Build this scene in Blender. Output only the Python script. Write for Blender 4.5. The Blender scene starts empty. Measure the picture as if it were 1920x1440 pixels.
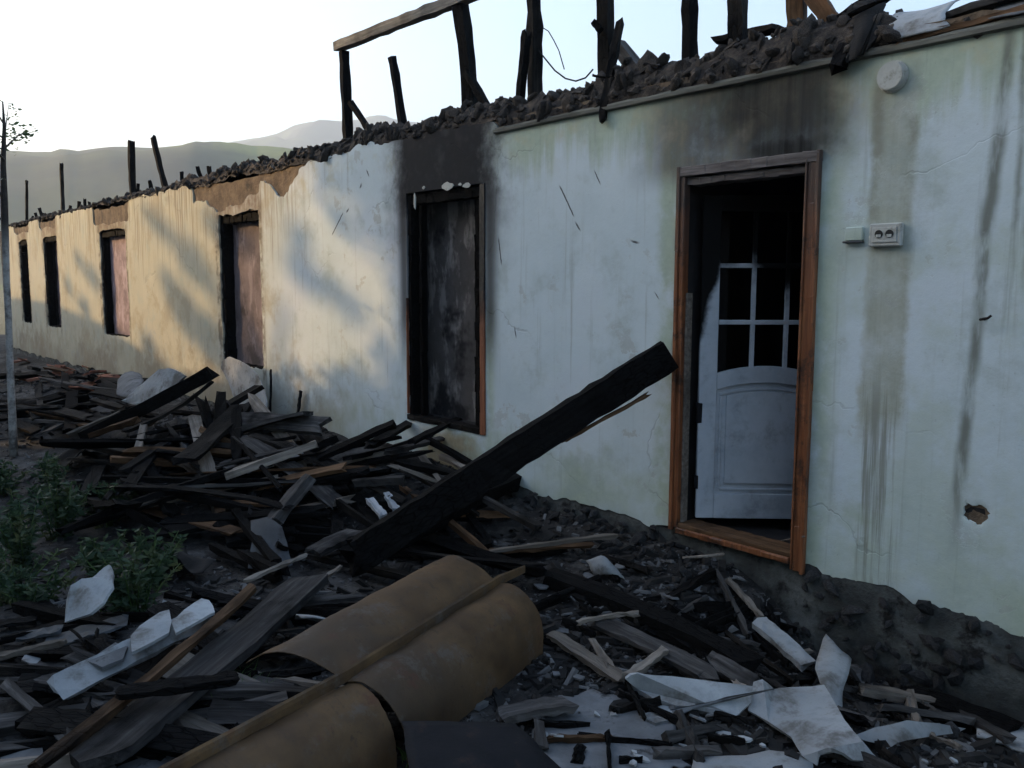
import bpy, bmesh, math, random
import numpy as np
from mathutils import Vector, Matrix, noise as mnoise
random.seed(7)
SC = bpy.context.scene
COL = SC.collection
RAD = math.radians

# ------------------------------------------------------------------ camera
YAW, PITCH, ROLL, CAMH, CAMD, FPX = -0.866454, -0.116088, 0.001873, 1.45478, 4.06698, 1621.8
CAM = Vector((0, -CAMD, CAMH))
FWD = Vector((math.sin(YAW)*math.cos(PITCH), math.cos(YAW)*math.cos(PITCH), math.sin(PITCH)))
RGT = Vector((math.cos(YAW), -math.sin(YAW), 0)); UPV = RGT.cross(FWD)
RGT, UPV = RGT*math.cos(ROLL)+UPV*math.sin(ROLL), UPV*math.cos(ROLL)-RGT*math.sin(ROLL)
cd = bpy.data.cameras.new('camera'); cam = bpy.data.objects.new('camera', cd); COL.objects.link(cam)
cam.matrix_world = Matrix(((RGT.x, UPV.x, -FWD.x, CAM.x), (RGT.y, UPV.y, -FWD.y, CAM.y), (RGT.z, UPV.z, -FWD.z, CAM.z), (0, 0, 0, 1)))
cd.sensor_width = 36; cd.lens = 36*FPX/1920; cd.clip_start = 0.05; cd.clip_end = 9000
SC.camera = cam
SC.cycles.max_bounces = 5; SC.cycles.diffuse_bounces = 3; SC.cycles.glossy_bounces = 2; SC.cycles.transmission_bounces = 2; SC.cycles.volume_bounces = 0
# ------------------------------------------------------------------ light
SUN_TO = Vector((-0.80, -0.55, 0.26)).normalized()
wd = bpy.data.worlds.new('World'); SC.world = wd; wd.use_nodes = True
wn = wd.node_tree.nodes; wl = wd.node_tree.links
sky = wn.new('ShaderNodeTexSky'); sky.sky_type = 'NISHITA'; sky.sun_disc = False
sky.sun_elevation = math.asin(SUN_TO.z); sky.sun_rotation = math.atan2(SUN_TO.x, SUN_TO.y)
sky.air_density = 1.0; sky.dust_density = 2.0; sky.ozone_density = 1.6
wn['Background'].inputs['Strength'].default_value = 0.15
wl.new(sky.outputs[0], wn['Background'].inputs['Color'])
sd = bpy.data.lights.new('sun', 'SUN'); sd.energy = 2.4; sd.angle = RAD(0.8); sd.color = (1.0, 0.64, 0.29)
sun = bpy.data.objects.new('sun', sd); COL.objects.link(sun)
sun.rotation_euler = (-SUN_TO).to_track_quat('-Z', 'Y').to_euler(); sun.location = SUN_TO*60
vs = SC.view_settings; vs.view_transform = 'Standard'; vs.look = 'None'; vs.gamma = 1; vs.use_curve_mapping = False
vs.exposure = 1.9
HAZE = 0.00045

# ------------------------------------------------------------------ terrain
def g2(x, y, cx, cy, sx, sy): return math.exp(-((x-cx)/sx)**2-((y-cy)/sy)**2)
def ss(a, b, t):
    t = min(1, max(0, (t-a)/(b-a))); return t*t*(3-2*t)
def H(x, y):
    z = -0.32
    w = math.exp(-(min(y, 0)/0.7)**2)
    a = -0.16 + 0.36*ss(-2.15, -2.9, x)
    z += w*a
    z += 0.47*g2(x, y, -7.7, -1.0, 1.5, 0.8) + 0.36*g2(x, y, -5.7, -0.65, 0.75, 0.5) + 0.42*g2(x, y, -12.5, -1.3, 3.4, 0.95)
    z += 0.10*g2(x, y, -4.2, -2.9, 1.0, 0.8)
    if -26 < x < 6 and -9 < y < 2:
        z += 0.035*mnoise.noise((x*1.7, y*1.7, 3.1)) + 0.02*mnoise.noise((x*5, y*5, 1.1)) + 0.012*mnoise.noise((x*13, y*13, 7.7))
    return z
def ray(px, py): return FWD + RGT*((px-960)/FPX) - UPV*((py-720)/FPX)
def G(px, py, z):
    d = ray(px, py); return CAM + d*((z-CAM.z)/d.z)
def W(px, py, y=0.0):
    d = ray(px, py); return CAM + d*((y-CAM.y)/d.y)
def T(px, py, dz=0.0):
    d = ray(px, py); t = 1.2
    while t < 40:
        p = CAM + d*t
        if p.z < H(p.x, p.y)+dz: break
        t += 0.03
    lo, hi = t-0.03, t
    for _ in range(8):
        m = (lo+hi)/2; p = CAM+d*m
        if p.z < H(p.x, p.y)+dz: hi = m
        else: lo = m
    return CAM + d*hi

# ------------------------------------------------------------------ node helpers
class NT:
    def __init__(s, name, bump_dist=None):
        s.m = bpy.data.materials.new(name); s.m.use_nodes = True
        s.n = s.m.node_tree.nodes; s.l = s.m.node_tree.links; s.b = s.n['Principled BSDF']
        s.tc = s.n.new('ShaderNodeTexCoord')
        s.obj = s.tc.outputs['Object']
        s.sep = None
    def put(s, sock, v):
        if hasattr(v, 'links'): s.l.new(v, sock)
        elif isinstance(v, (tuple, list)) and len(v) == 3 and sock.type == 'RGBA': sock.default_value = (*v, 1)
        else: sock.default_value = v
    def math(s, op, a, b=0.0, c=None, clamp=False):
        n = s.n.new('ShaderNodeMath'); n.operation = op; n.use_clamp = clamp
        s.put(n.inputs[0], a); s.put(n.inputs[1], b)
        if c is not None: s.put(n.inputs[2], c)
        return n.outputs[0]
    def mul(s, a, b): return s.math('MULTIPLY', a, b)
    def add(s, a, b): return s.math('ADD', a, b)
    def sub(s, a, b): return s.math('SUBTRACT', a, b)
    def mx(s, a, b): return s.math('MAXIMUM', a, b)
    def xyz(s):
        if not s.sep:
            n = s.n.new('ShaderNodeSeparateXYZ'); s.l.new(s.obj, n.inputs[0]); s.sep = n.outputs
        return s.sep
    def mapv(s, sc=(1, 1, 1), vec=None, loc=(0, 0, 0)):
        n = s.n.new('ShaderNodeMapping'); s.l.new(vec or s.obj, n.inputs[0]); n.inputs['Scale'].default_value = sc; n.inputs['Location'].default_value = loc
        return n.outputs[0]
    def noise(s, scale=5, detail=4, rough=0.6, vec=None, dist=0.0):
        n = s.n.new('ShaderNodeTexNoise'); s.l.new(vec or s.obj, n.inputs['Vector'])
        n.inputs['Scale'].default_value = scale; n.inputs['Detail'].default_value = detail; n.inputs['Roughness'].default_value = rough; n.inputs['Distortion'].default_value = dist
        return n.outputs['Fac']
    def voro(s, scale=5, vec=None, feat='F1', out='Distance'):
        n = s.n.new('ShaderNodeTexVoronoi'); n.feature = feat; s.l.new(vec or s.obj, n.inputs['Vector']); n.inputs['Scale'].default_value = scale
        return n.outputs[out]
    def sm(s, v, a, b, lo=0.0, hi=1.0):
        n = s.n.new('ShaderNodeMapRange'); n.interpolation_type = 'SMOOTHSTEP'; s.put(n.inputs[0], v)
        if a <= b:
            n.inputs[1].default_value = a; n.inputs[2].default_value = b; n.inputs[3].default_value = lo; n.inputs[4].default_value = hi
        else:
            n.inputs[1].default_value = b; n.inputs[2].default_value = a; n.inputs[3].default_value = hi; n.inputs[4].default_value = lo
        return n.outputs[0]
    def mix(s, f, a, b, mode='MIX'):
        n = s.n.new('ShaderNodeMix'); n.data_type = 'RGBA'; n.blend_type = mode
        s.put(n.inputs[0], f); s.put(n.inputs[6], a); s.put(n.inputs[7], b); return n.outputs[2]
    def ramp(s, f, stops):
        n = s.n.new('ShaderNodeValToRGB'); s.put(n.inputs[0], f); e = n.color_ramp.elements
        while len(e) < len(stops): e.new(0.5)
        for el, (p, c) in zip(e, stops): el.position = p; el.color = (*c, 1)
        return n.outputs[0]
    def rnd(s):
        n = s.n.new('ShaderNodeObjectInfo'); return n.outputs['Random']
    def done(s, col, rough=0.85, bump=None, strength=0.4, dist=0.02, spec=0.3):
        s.put(s.b.inputs['Base Color'], col); s.put(s.b.inputs['Roughness'], rough); s.b.inputs['Specular IOR Level'].default_value = spec
        if bump is not None:
            n = s.n.new('ShaderNodeBump'); n.inputs['Strength'].default_value = strength; n.inputs['Distance'].default_value = dist
            s.put(n.inputs['Height'], bump); s.l.new(n.outputs[0], s.b.inputs['Normal'])
        return s.m

M = {}
def wood(name, c1, c2, c3, rough=0.8, char=0.0):
    t = NT(name)
    oi = t.rnd()
    cmb = t.n.new('ShaderNodeCombineXYZ'); t.put(cmb.inputs[0], t.mul(oi, 37.0)); t.put(cmb.inputs[1], t.mul(oi, 19.0))
    va = t.n.new('ShaderNodeVectorMath'); va.operation = 'ADD'; t.l.new(t.obj, va.inputs[0]); t.l.new(cmb.outputs[0], va.inputs[1])
    v = va.outputs[0]
    g = t.noise(1, 6, 0.65, t.mapv((2.2, 38, 38), v))
    big = t.noise(3.0, 4, 0.6, v)
    col = t.ramp(g, [(0.30, c1), (0.5, c2), (0.72, c3)])
    col = t.mix(t.sm(big, 0.45, 0.7, 0, 0.6), col, tuple(x*0.45 for x in c1))
    hgt = t.add(g, t.mul(big, 0.3))
    if char > 0:
        cr = t.voro(30, t.mapv((0.45, 1.5, 1.5), v), 'DISTANCE_TO_EDGE')
        cm = t.sm(t.noise(2.2, 3, 0.6, v), 0.62-char*0.5, 0.85-char*0.5)
        ccol = t.mix(t.sm(cr, 0.0, 0.12), (0.0015, 0.0015, 0.0015), (0.007, 0.0066, 0.0064))
        col = t.mix(cm, col, ccol)
        hgt = t.add(hgt, t.mul(t.sm(cr, 0, 0.1), t.mul(cm, 0.35)))
    val = t.n.new('ShaderNodeHueSaturation'); t.put(val.inputs['Value'], t.math('MULTIPLY_ADD', oi, 0.6, 0.7)); t.put(val.inputs['Color'], col)
    M[name] = t.done(val.outputs[0], rough, hgt, 0.8, 0.014, 0.06)
wood('char', (0.0028, 0.0025, 0.0024), (0.0065, 0.006, 0.0057), (0.015, 0.0135, 0.0125), 0.9, 0.6)
wood('halfchar', (0.008, 0.007, 0.006), (0.022, 0.019, 0.016), (0.055, 0.047, 0.04), 0.8, 0.55)
wood('greywood', (0.026, 0.0245, 0.023), (0.058, 0.054, 0.051), (0.12, 0.113, 0.107), 0.85, 0.25)
wood('palewood', (0.10, 0.085, 0.07), (0.18, 0.155, 0.13), (0.28, 0.245, 0.205), 0.8, 0.1)
wood('brownwood', (0.05, 0.03, 0.018), (0.095, 0.055, 0.03), (0.16, 0.095, 0.055), 0.75, 0.2)
wood('whitewood', (0.20, 0.21, 0.22), (0.30, 0.31, 0.32), (0.38, 0.39, 0.40), 0.7, 0.05)

wood('ashwood', (0.10, 0.095, 0.085), (0.19, 0.18, 0.16), (0.28, 0.27, 0.24), 0.85, 0.05)

def orange_mat():
    t = NT('orange_paint'); x, y, z = t.xyz()
    g = t.noise(1, 5, 0.6, t.mapv((40, 40, 2.5)))
    col = t.ramp(g, [(0.3, (0.10, 0.036, 0.016)), (0.5, (0.20, 0.072, 0.028)), (0.8, (0.34, 0.145, 0.065))])
    col = t.mix(t.sm(t.noise(6, 6, 0.75), 0.48, 0.66), col, (0.045, 0.022, 0.014))
    col = t.mix(t.mul(t.sm(t.add(z, t.mul(t.noise(5, 4, .6), .8)), 1.7, 2.45), 0.85), col, (0.05, 0.04, 0.036))
    M['orange'] = t.done(col, 0.45, g, 0.35, 0.006, 0.4)
    t = NT('charred_frame_paint'); x, y, z = t.xyz()
    g = t.noise(1, 5, 0.6, t.mapv((40, 40, 2.5)))
    red = t.ramp(g, [(0.3, (0.14, 0.05, 0.025)), (0.7, (0.28, 0.10, 0.045))])
    blk = t.mix(t.voro(30), (0.008, 0.008, 0.009), (0.03, 0.028, 0.027))
    M['frame_burnt'] = t.done(t.mix(t.sm(t.add(z, t.mul(t.noise(4, 4, .6), .7)), 1.3, 1.75), red, blk), 0.6, g, 0.5, 0.01)
    t = NT('charred_lintel'); g = t.noise(1, 5, 0.6, t.mapv((3, 40, 40)))
    M['lintel'] = t.done(t.ramp(g, [(0.3, (0.05, 0.042, 0.04)), (0.55, (0.13, 0.115, 0.11)), (0.8, (0.24, 0.22, 0.21))]), 0.8, g, 0.5, 0.01)
orange_mat()

def simple(name, stops, scale=6, rough=0.85, bs=0.4, bd=0.01, detail=6, spots=None, var=0.0, spec=0.3):
    t = NT(name); g = t.noise(scale, detail, 0.65); col = t.ramp(g, stops)
    if spots:
        sc_, a, b, c = spots; col = t.mix(t.sm(t.noise(sc_, 5, 0.7), a, b), col, c)
    if var:
        hv = t.n.new('ShaderNodeHueSaturation'); t.put(hv.inputs['Value'], t.math('MULTIPLY_ADD', t.rnd(), var, 1-var/2)); t.put(hv.inputs['Color'], col); col = hv.outputs[0]
    M[name] = t.done(col, rough, t.add(g, t.mul(t.noise(scale*7, 4, .6), .4)), bs, bd, spec)
simple('asbestos', [(0.3, (0.20, 0.215, 0.22)), (0.55, (0.33, 0.345, 0.35)), (0.8, (0.44, 0.455, 0.46))], 9, 0.9, 0.35, 0.006, spots=(4.5, 0.44, 0.66, (0.12, 0.115, 0.105)), var=0.5)
simple('dustysheet', [(0.3, (0.07, 0.073, 0.075)), (0.55, (0.125, 0.13, 0.135)), (0.8, (0.19, 0.195, 0.2))], 5, 0.95, 0.5, 0.01, spots=(9, 0.55, 0.7, (0.03, 0.03, 0.03)), var=0.3)
simple('ash_crumb', [(0.3, (0.06, 0.06, 0.06)), (0.7, (0.18, 0.18, 0.18))], 4, 0.95, var=0.5)
simple('clod', [(0.3, (0.014, 0.012, 0.011)), (0.5, (0.052, 0.043, 0.036)), (0.75, (0.18, 0.14, 0.105))], 15, 0.95, 0.8, 0.03, var=0.9)
simple('stone', [(0.3, (0.012, 0.012, 0.013)), (0.6, (0.035, 0.035, 0.036)), (0.85, (0.10, 0.10, 0.10))], 5, 0.92, 0.7, 0.03, var=0.8)
simple('plinth', [(0.3, (0.016, 0.017, 0.017)), (0.5, (0.05, 0.055, 0.052)), (0.72, (0.13, 0.14, 0.135))], 3.2, 0.95, 0.9, 0.03, detail=8, spots=(5, 0.5, 0.62, (0.010, 0.010, 0.010)))
simple('adobe', [(0.25, (0.05, 0.038, 0.03)), (0.5, (0.13, 0.095, 0.065)), (0.8, (0.24, 0.185, 0.125))], 6, 0.95, 0.9, 0.03, spots=(2.1, 0.55, 0.72, (0.03, 0.026, 0.024)))
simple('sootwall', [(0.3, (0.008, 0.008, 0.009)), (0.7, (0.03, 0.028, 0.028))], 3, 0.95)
simple('darkmetal', [(0.3, (0.004, 0.0045, 0.006)), (0.7, (0.010, 0.010, 0.012))], 8, 0.8, 0.4, 0.01, spots=(9, 0.55, 0.72, (0.035, 0.022, 0.016)), spec=0.2)
simple('greymetal', [(0.3, (0.03, 0.034, 0.037)), (0.7, (0.065, 0.072, 0.078))], 6, 0.7, 0.3, 0.006, spots=(9, 0.52, 0.70, (0.022, 0.02, 0.02)), spec=0.25)
simple('cloth', [(0.3, (0.004, 0.004, 0.004)), (0.7, (0.014, 0.013, 0.012))], 14, 0.9, 0.6, 0.01)
simple('plastic', [(0.3, (0.36, 0.37, 0.34)), (0.7, (0.48, 0.49, 0.46))], 9, 0.6, 0.05, 0.002, spots=(12, .5, .7, (0.24, 0.24, 0.20)), spec=0.3)
simple('blackplastic', [(0.3, (0.01, 0.01, 0.01)), (0.7, (0.02, 0.02, 0.02))], 9, 0.5)
simple('chips', [(0.3, (0.003, 0.0028, 0.0027)), (0.55, (0.016, 0.0148, 0.0138)), (0.75, (0.07, 0.064, 0.058))], 2.3, 0.9, 0.3)
simple('tile', [(0.3, (0.10, 0.04, 0.025)), (0.7, (0.22, 0.09, 0.055))], 5, 0.9, var=0.9)
simple('bark', [(0.3, (0.03, 0.026, 0.022)), (0.7, (0.10, 0.085, 0.07))], 12, 0.95, 0.8, 0.02)
simple('housewall', [(0.3, (0.36, 0.34, 0.30)), (0.7, (0.48, 0.46, 0.42))], 2, 0.9)
simple('roofing', [(0.3, (0.14, 0.14, 0.14)), (0.7, (0.24, 0.24, 0.24))], 3, 0.9)
def leafmat(name, a, b, c):
    t = NT(name); col = t.ramp(t.noise(3.5, 3, 0.6), [(0.3, a), (0.5, b), (0.72, c)])
    M[name] = t.done(col, 0.6, spec=0.25)
    t.b.inputs['Transmission Weight'].default_value = 0.0
    # thin leaves let some light through
    tr = t.n.new('ShaderNodeBsdfTranslucent'); t.l.new(col, tr.inputs[0]); ms = t.n.new('ShaderNodeMixShader'); ms.inputs[0].default_value = 0.3
    out = t.n['Material Output']; t.l.new(t.b.outputs[0], ms.inputs[1]); t.l.new(tr.outputs[0], ms.inputs[2]); t.l.new(ms.outputs[0], out.inputs[0])
leafmat('leaf', (0.02, 0.045, 0.022), (0.045, 0.085, 0.035), (0.10, 0.13, 0.05))
leafmat('weedleaf', (0.015, 0.035, 0.019), (0.035, 0.064, 0.031), (0.11, 0.11, 0.042))
leafmat('grassleaf', (0.03, 0.07, 0.02), (0.07, 0.13, 0.035), (0.13, 0.17, 0.06))

def whitewash():
    t = NT('whitewashed_bark'); x, y, z = t.xyz(); n1 = t.noise(9, 5, 0.7)
    dark = t.ramp(n1, [(0.3, (0.02, 0.018, 0.016)), (0.7, (0.06, 0.05, 0.042))])
    pale = t.ramp(n1, [(0.35, (0.12, 0.11, 0.10)), (0.55, (0.36, 0.35, 0.33))])
    M['whitewash'] = t.done(t.mix(t.sm(t.add(z, t.mul(n1, 0.4)), 2.15, 2.5), pale, dark), 0.9, n1, 0.8, 0.02)
whitewash()

def rust_sheet():
    t = NT('brown_sheet')
    n1 = t.noise(3.2, 5, 0.6); n2 = t.noise(1.3, 3, 0.5)
    col = t.ramp(n1, [(0.3, (0.050, 0.030, 0.017)), (0.5, (0.098, 0.060, 0.030)), (0.72, (0.17, 0.102, 0.048))])
    col = t.mix(t.sm(n2, 0.47, 0.68, 0, .75), col, (0.050, 0.037, 0.026))
    col = t.mix(t.sm(t.noise(7, 6, .7), 0.55, 0.72, 0, .7), col, (0.085, 0.040, 0.026))
    col = t.mix(t.mul(t.sm(t.noise(26, 5, .7), 0.56, 0.7), 0.6), col, (0.05, 0.035, 0.028))
    scr = t.noise(1, 5, .65, t.mapv((6, 40, 40), None)); col = t.mix(t.sm(scr, .58, .7, 0, .5), col, (0.045, 0.032, 0.022)); col = t.mix(t.sm(t.noise(11, 8, .75), .52, .66, 0, .45), col, (0.07, 0.05, 0.036))
    dst = t.sm(t.noise(4.2, 9, .8), .52, .64, 0, .5); col = t.mix(dst, col, (0.11, 0.10, 0.088))
    M['rust'] = t.done(col, t.sm(n1, 0.3, 0.7, 0.6, 0.85), t.add(n2, t.mul(t.noise(30, 4, .6), 0.14)), 0.5, 0.02, 0.15)
rust_sheet()

def soil():
    t = NT('burnt_soil')
    n1 = t.noise(0.8, 6, 0.65); n2 = t.noise(7, 6, 0.7); n3 = t.noise(45, 4, 0.7)
    col = t.ramp(n2, [(0.3, (0.004, 0.0038, 0.0036)), (0.5, (0.013, 0.0118, 0.011)), (0.75, (0.036, 0.032, 0.028))])
    col = t.mix(t.sm(t.add(t.mul(n1, .6), t.mul(n2, .4)), 0.47, 0.62, 0, .85), col, t.mix(n3, (0.035, 0.034, 0.033), (0.125, 0.121, 0.116)))
    col = t.mix(t.sm(n3, 0.62, 0.72), col, (0.07, 0.068, 0.066))
    M['soil'] = t.done(col, 0.95, t.add(n2, t.mul(n3, 0.5)), 0.9, 0.03)
    t = NT('dry_ground'); n2 = t.noise(0.05, 8, 0.7)
    M['farground'] = t.done(t.ramp(n2, [(0.3, (0.07, 0.075, 0.04)), (0.7, (0.14, 0.13, 0.08))]), 1.0)
    t = NT('hill_grass'); n1 = t.noise(0.006, 7, 0.62); n2 = t.noise(0.03, 6, 0.7)
    col = t.ramp(n1, [(0.38, (0.05, 0.055, 0.045)), (0.52, (0.075, 0.085, 0.05)), (0.64, (0.14, 0.17, 0.06))])
    col = t.mix(t.sm(n2, 0.55, 0.68), col, (0.07, 0.08, 0.055))
    M['hill'] = t.done(col, 1.0)
soil()

# --- the painted plaster of the long wall: object x runs along the wall, z up
OPEN = [(-6.13, -5.08, 0.33, 2.19), (-3.247, -2.387, -0.02, 2.10), (-10.12, -9.0, 0.50, 2.24), (-15.0, -13.68, 0.62, 2.27), (-18.85, -17.8, 0.60, 2.32), (-21.0, -20.2, 0.60, 2.33)]
def plaster():
    t = NT('limewashed_plaster'); x, y, z = t.xyz()
    n1 = t.noise(0.9, 5, 0.6); n2 = t.noise(4.0, 6, 0.65); n3 = t.noise(24, 5, 0.65)
    st = t.noise(1, 5, 0.6, t.mapv((9, 9, 0.55)))        # long vertical runs
    st2 = t.noise(1, 5, 0.62, t.mapv((28, 28, 0.9)))
    wob = t.mul(t.sub(n2, 0.5), 0.16); wob2 = t.mul(t.sub(t.noise(2.6, 4, .6), 0.5), 0.07)
    X = t.add(x, wob); Z = t.add(z, wob)
    Xs = t.add(x, wob2)
    def box(x0, x1, z0, z1, e=0.08, ex=None, xx=None):
        ex = ex or e; xx = xx or X
        a = t.mul(t.sm(xx, x0-ex, x0+ex), t.sm(xx, x1+ex, x1-ex)); b = t.mul(t.sm(Z, z0-e, z0+e), t.sm(Z, z1+e, z1-e)); return t.mul(a, b)
    col = t.ramp(n1, [(0.3, (0.47, 0.555, 0.575)), (0.5, (0.55, 0.63, 0.655)), (0.7, (0.575, 0.63, 0.68))])
    col = t.mix(t.sm(n2, 0.5, 0.75, 0, 0.5), col, (0.53, 0.62, 0.63))
    # far stretch: creamier limewash, some of the warm sunlit tone put into its colour
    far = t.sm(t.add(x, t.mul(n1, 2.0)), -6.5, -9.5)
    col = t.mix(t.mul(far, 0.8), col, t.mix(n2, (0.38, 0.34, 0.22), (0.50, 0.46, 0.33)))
    # grey-green algae: under the eave, beside the frames, along the foot
    gcol = t.mix(n3, (0.26, 0.33, 0.22), (0.46, 0.53, 0.40))
    near = t.sm(X, -5.3, -4.6)
    alg = t.mul(t.sm(t.add(z, t.mul(t.sub(st, 0.5), 0.9)), 2.15, 2.45), near)
    side = t.mx(box(-3.40, -3.24, 0.0, 2.3, 0.1, 0.05), box(-2.40, -2.26, -.3, 2.2, 0.1, 0.06))
    side = t.mx(side, t.mul(box(-5.08, -4.98, .1, 1.3, .1, .04), .8))
    foot = t.mul(t.sm(t.add(z, t.mul(t.sub(n2, .5), 1.2)), 0.55, 0.05), t.sm(x, -9, -7))
    alg = t.mx(alg, t.mx(t.mul(side, t.sm(n2, .3, .55)), t.mul(foot, t.sm(n1, .35, .6))))
    col = t.mix(t.mul(alg, 0.8), col, gcol)
    bloom = t.mul(t.sm(x, -3.0, -2.2), t.sm(t.noise(1.5, 7, .7), .44, .62))
    col = t.mix(t.mul(bloom, .5), col, t.mix(n3, (0.33, 0.40, 0.31), (0.48, 0.55, 0.45)))
    # yellow-ochre tide marks near the eave
    col = t.mix(t.mul(t.mul(t.sm(z, 2.1, 2.5), t.sm(n2, .5, .66)), .5), col, (0.46, 0.43, 0.28))
    # the wide damp band below the round cover and the narrow dark run to its right
    band = box(-2.115, -1.905, 0.75, 2.46, 0.12, 0.022, t.add(Xs, t.mul(t.sub(n3, .5), .05)))
    bcol = t.mix(t.add(t.mul(st2, .5), t.mul(n3, .5)), (0.20, 0.22, 0.17), (0.52, 0.54, 0.46))
    edge = t.mx(box(-2.12, -2.06, 1.35, 2.40, .1, .02, Xs), box(-1.95, -1.90, 0.9, 2.44, .1, .02, Xs))
    col = t.mix(t.mul(band, t.sm(n2, .25, .6, .35, 0.9)), col, bcol)
    col = t.mix(t.mul(edge, t.mul(t.sm(n2, .42, .62, 0, .55), t.sm(z, .8, 2.3))), col, (0.17, 0.175, 0.13))
    pt = t.mul(t.mul(t.sm(X, W(780, 850).x-.1, W(800, 850).x+.1), t.sm(X, W(905, 850).x+.06, W(885, 850).x-.06)), t.sm(t.add(z, wob), .30, .22))
    col = t.mix(t.mul(pt, t.sm(n2, .3, .5, .3, .95)), col, t.mix(n3, (0.20, 0.165, 0.10), (0.46, 0.40, 0.26)))
    low = box(-2.11, -1.90, -0.1, 0.95, .2, .04, Xs)
    col = t.mix(t.mul(low, t.sm(st2, .45, .62, 0, .75)), col, (0.20, 0.205, 0.16))
    Xr = t.add(Xs, t.mul(t.sub(z, 1.5), -0.05))
    run = box(-1.605, -1.555, 0.35, 2.6, 0.25, 0.02, Xr)
    col = t.mix(t.mul(run, t.sm(t.noise(1, 4, .6, t.mapv((14, 14, 3.2))), .34, .56, .25, .85)), col, (0.135, 0.145, 0.115))
    run2 = t.mx(box(-1.475, -1.455, 1.6, 2.6, .2, .014, Xs), box(-1.43, -1.41, 1.5, 2.6, .2, .012, Xs))
    col = t.mix(t.mul(run2, t.sm(n2, .3, .55, .2, .75)), col, (0.15, 0.16, 0.12))
    # thin grime runs everywhere
    col = t.mix(t.mul(t.sm(st2, 0.55, 0.74), t.sm(st, .4, .65, .05, .5)), col, (0.24, 0.26, 0.23))
    blot = t.sm(t.noise(2.3, 8, .72), .50, .68)
    col = t.mix(t.mul(blot, .5), col, (0.34, 0.40, 0.37))
    fl = t.mul(t.sm(t.noise(3.4, 9, .68), .585, .60), t.sm(t.noise(.8, 3, .5), .42, .6))
    col = t.mix(t.mul(fl, .55), col, t.mix(n3, (0.30, 0.32, 0.30), (0.48, 0.49, 0.46)))
    vn = t.n.new('ShaderNodeVectorMath'); vn.operation = 'ADD'; t.l.new(t.obj, vn.inputs[0]); cx_ = t.n.new('ShaderNodeCombineXYZ'); t.put(cx_.inputs[0], t.mul(t.sub(t.noise(2.2, 4, .55), .5), .45)); t.put(cx_.inputs[2], t.mul(t.sub(t.noise(2.9, 4, .55), .5), .45)); t.l.new(cx_.outputs[0], vn.inputs[1])
    crk = t.mul(t.sm(t.voro(.75, vn.outputs[0], 'DISTANCE_TO_EDGE'), .006, .0015), t.sm(t.noise(1.1, 3, .5), .5, .62))
    col = t.mix(t.mul(crk, .22), col, (0.12, 0.12, 0.115))
    speck = t.sm(t.noise(60, 3, .7), .66, .74)
    col = t.mix(t.mul(speck, .5), col, (0.22, 0.23, 0.22))
    drip = t.mul(t.mul(t.sm(x, -7.6, -8.6), t.sm(t.add(z, t.mul(t.sub(st, .5), 2.2)), 1.5, 2.4)), t.sm(st2, .45, .66, .05, .75))
    col = t.mix(drip, col, (0.20, 0.155, 0.10))
    spl = t.mul(t.sm(x, -6.5, -8), t.mul(t.sm(t.add(z, t.mul(t.sub(n2, .5), 1.6)), .7, .1), t.sm(n1, .3, .6)))
    col = t.mix(t.mul(spl, .75), col, (0.24, 0.20, 0.14))
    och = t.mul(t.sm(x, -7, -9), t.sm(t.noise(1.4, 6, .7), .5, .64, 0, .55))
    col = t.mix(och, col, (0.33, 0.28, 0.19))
    fs = t.mul(t.sm(x, -5.9, -6.4), t.mul(t.sm(st2, .55, .8, 0, .5), t.sm(n2, .4, .6)))
    col = t.mix(fs, col, (0.25, 0.265, 0.27))
    # scorch and soot (deposits with their own outline)
    soot = (0.010, 0.010, 0.012)
    up = t.math('MULTIPLY', t.sm(Z, 2.05, 2.3), 1.0)
    ww = t.mul(t.sub(t.noise(2.4, 6, .7), .5), .75)
    xw = t.add(x, ww)
    w1 = t.mul(t.mul(t.sm(xw, -6.42, -6.06), t.sm(xw, -4.84, -5.14)), t.sm(t.add(z, t.mul(ww, .5)), 1.98, 2.16))
    halo = t.mul(t.mul(t.mul(t.sm(xw, -6.62, -6.15), t.sm(xw, -4.70, -5.08)), t.sm(z, 1.3, 2.2)), t.sm(n2, .2, .6, .6, 1))
    jamb = t.mul(t.mx(box(-6.24, -6.10, .9, 2.3, .35, .06, x), box(-5.10, -4.95, .95, 2.3, .3, .07, x)), .85)
    col = t.mix(t.mul(halo, .75), col, (0.085, 0.08, 0.078))
    col = t.mix(jamb, col, (0.03, 0.028, 0.028))
    col = t.mix(t.mul(w1, t.sm(n2, .25, .6, .9, 1)), col, t.mix(t.sm(n2, .4, .7), soot, (0.03, 0.03, 0.032)))
    wv = t.mul(t.sub(t.noise(1.6, 5, .65), .5), .55)
    zd = t.add(z, wv); xd = t.add(x, t.mul(wv, .8))
    dh = t.mul(t.mul(t.sm(xd, -3.85, -3.2), t.sm(xd, -1.95, -2.5)), t.sm(z, 1.95, 2.14))
    dcol = t.mix(t.sm(t.add(t.mul(st, .25), t.mul(n2, .75)), .4, .66), (0.048, 0.044, 0.038), (0.22, 0.20, 0.15))
    col = t.mix(t.mul(dh, t.sm(n2, .2, .6, .5, .95)), col, dcol)
    dk = t.mx(t.mul(t.mul(t.sm(xd, -3.0, -2.7), t.sm(xd, -2.25, -2.5)), t.sm(zd, 2.42, 2.15)), t.mul(t.mul(t.sm(xd, -3.25, -2.85), t.sm(xd, -2.4, -2.75)), t.mul(.85, t.sm(zd, 2.1, 2.4))))
    dk = t.mx(dk, t.mul(.8, t.mul(t.mul(t.sm(xd, -3.05, -2.7), t.sm(xd, -2.2, -2.45)), t.sm(z, 2.08, 2.16))))
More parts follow.
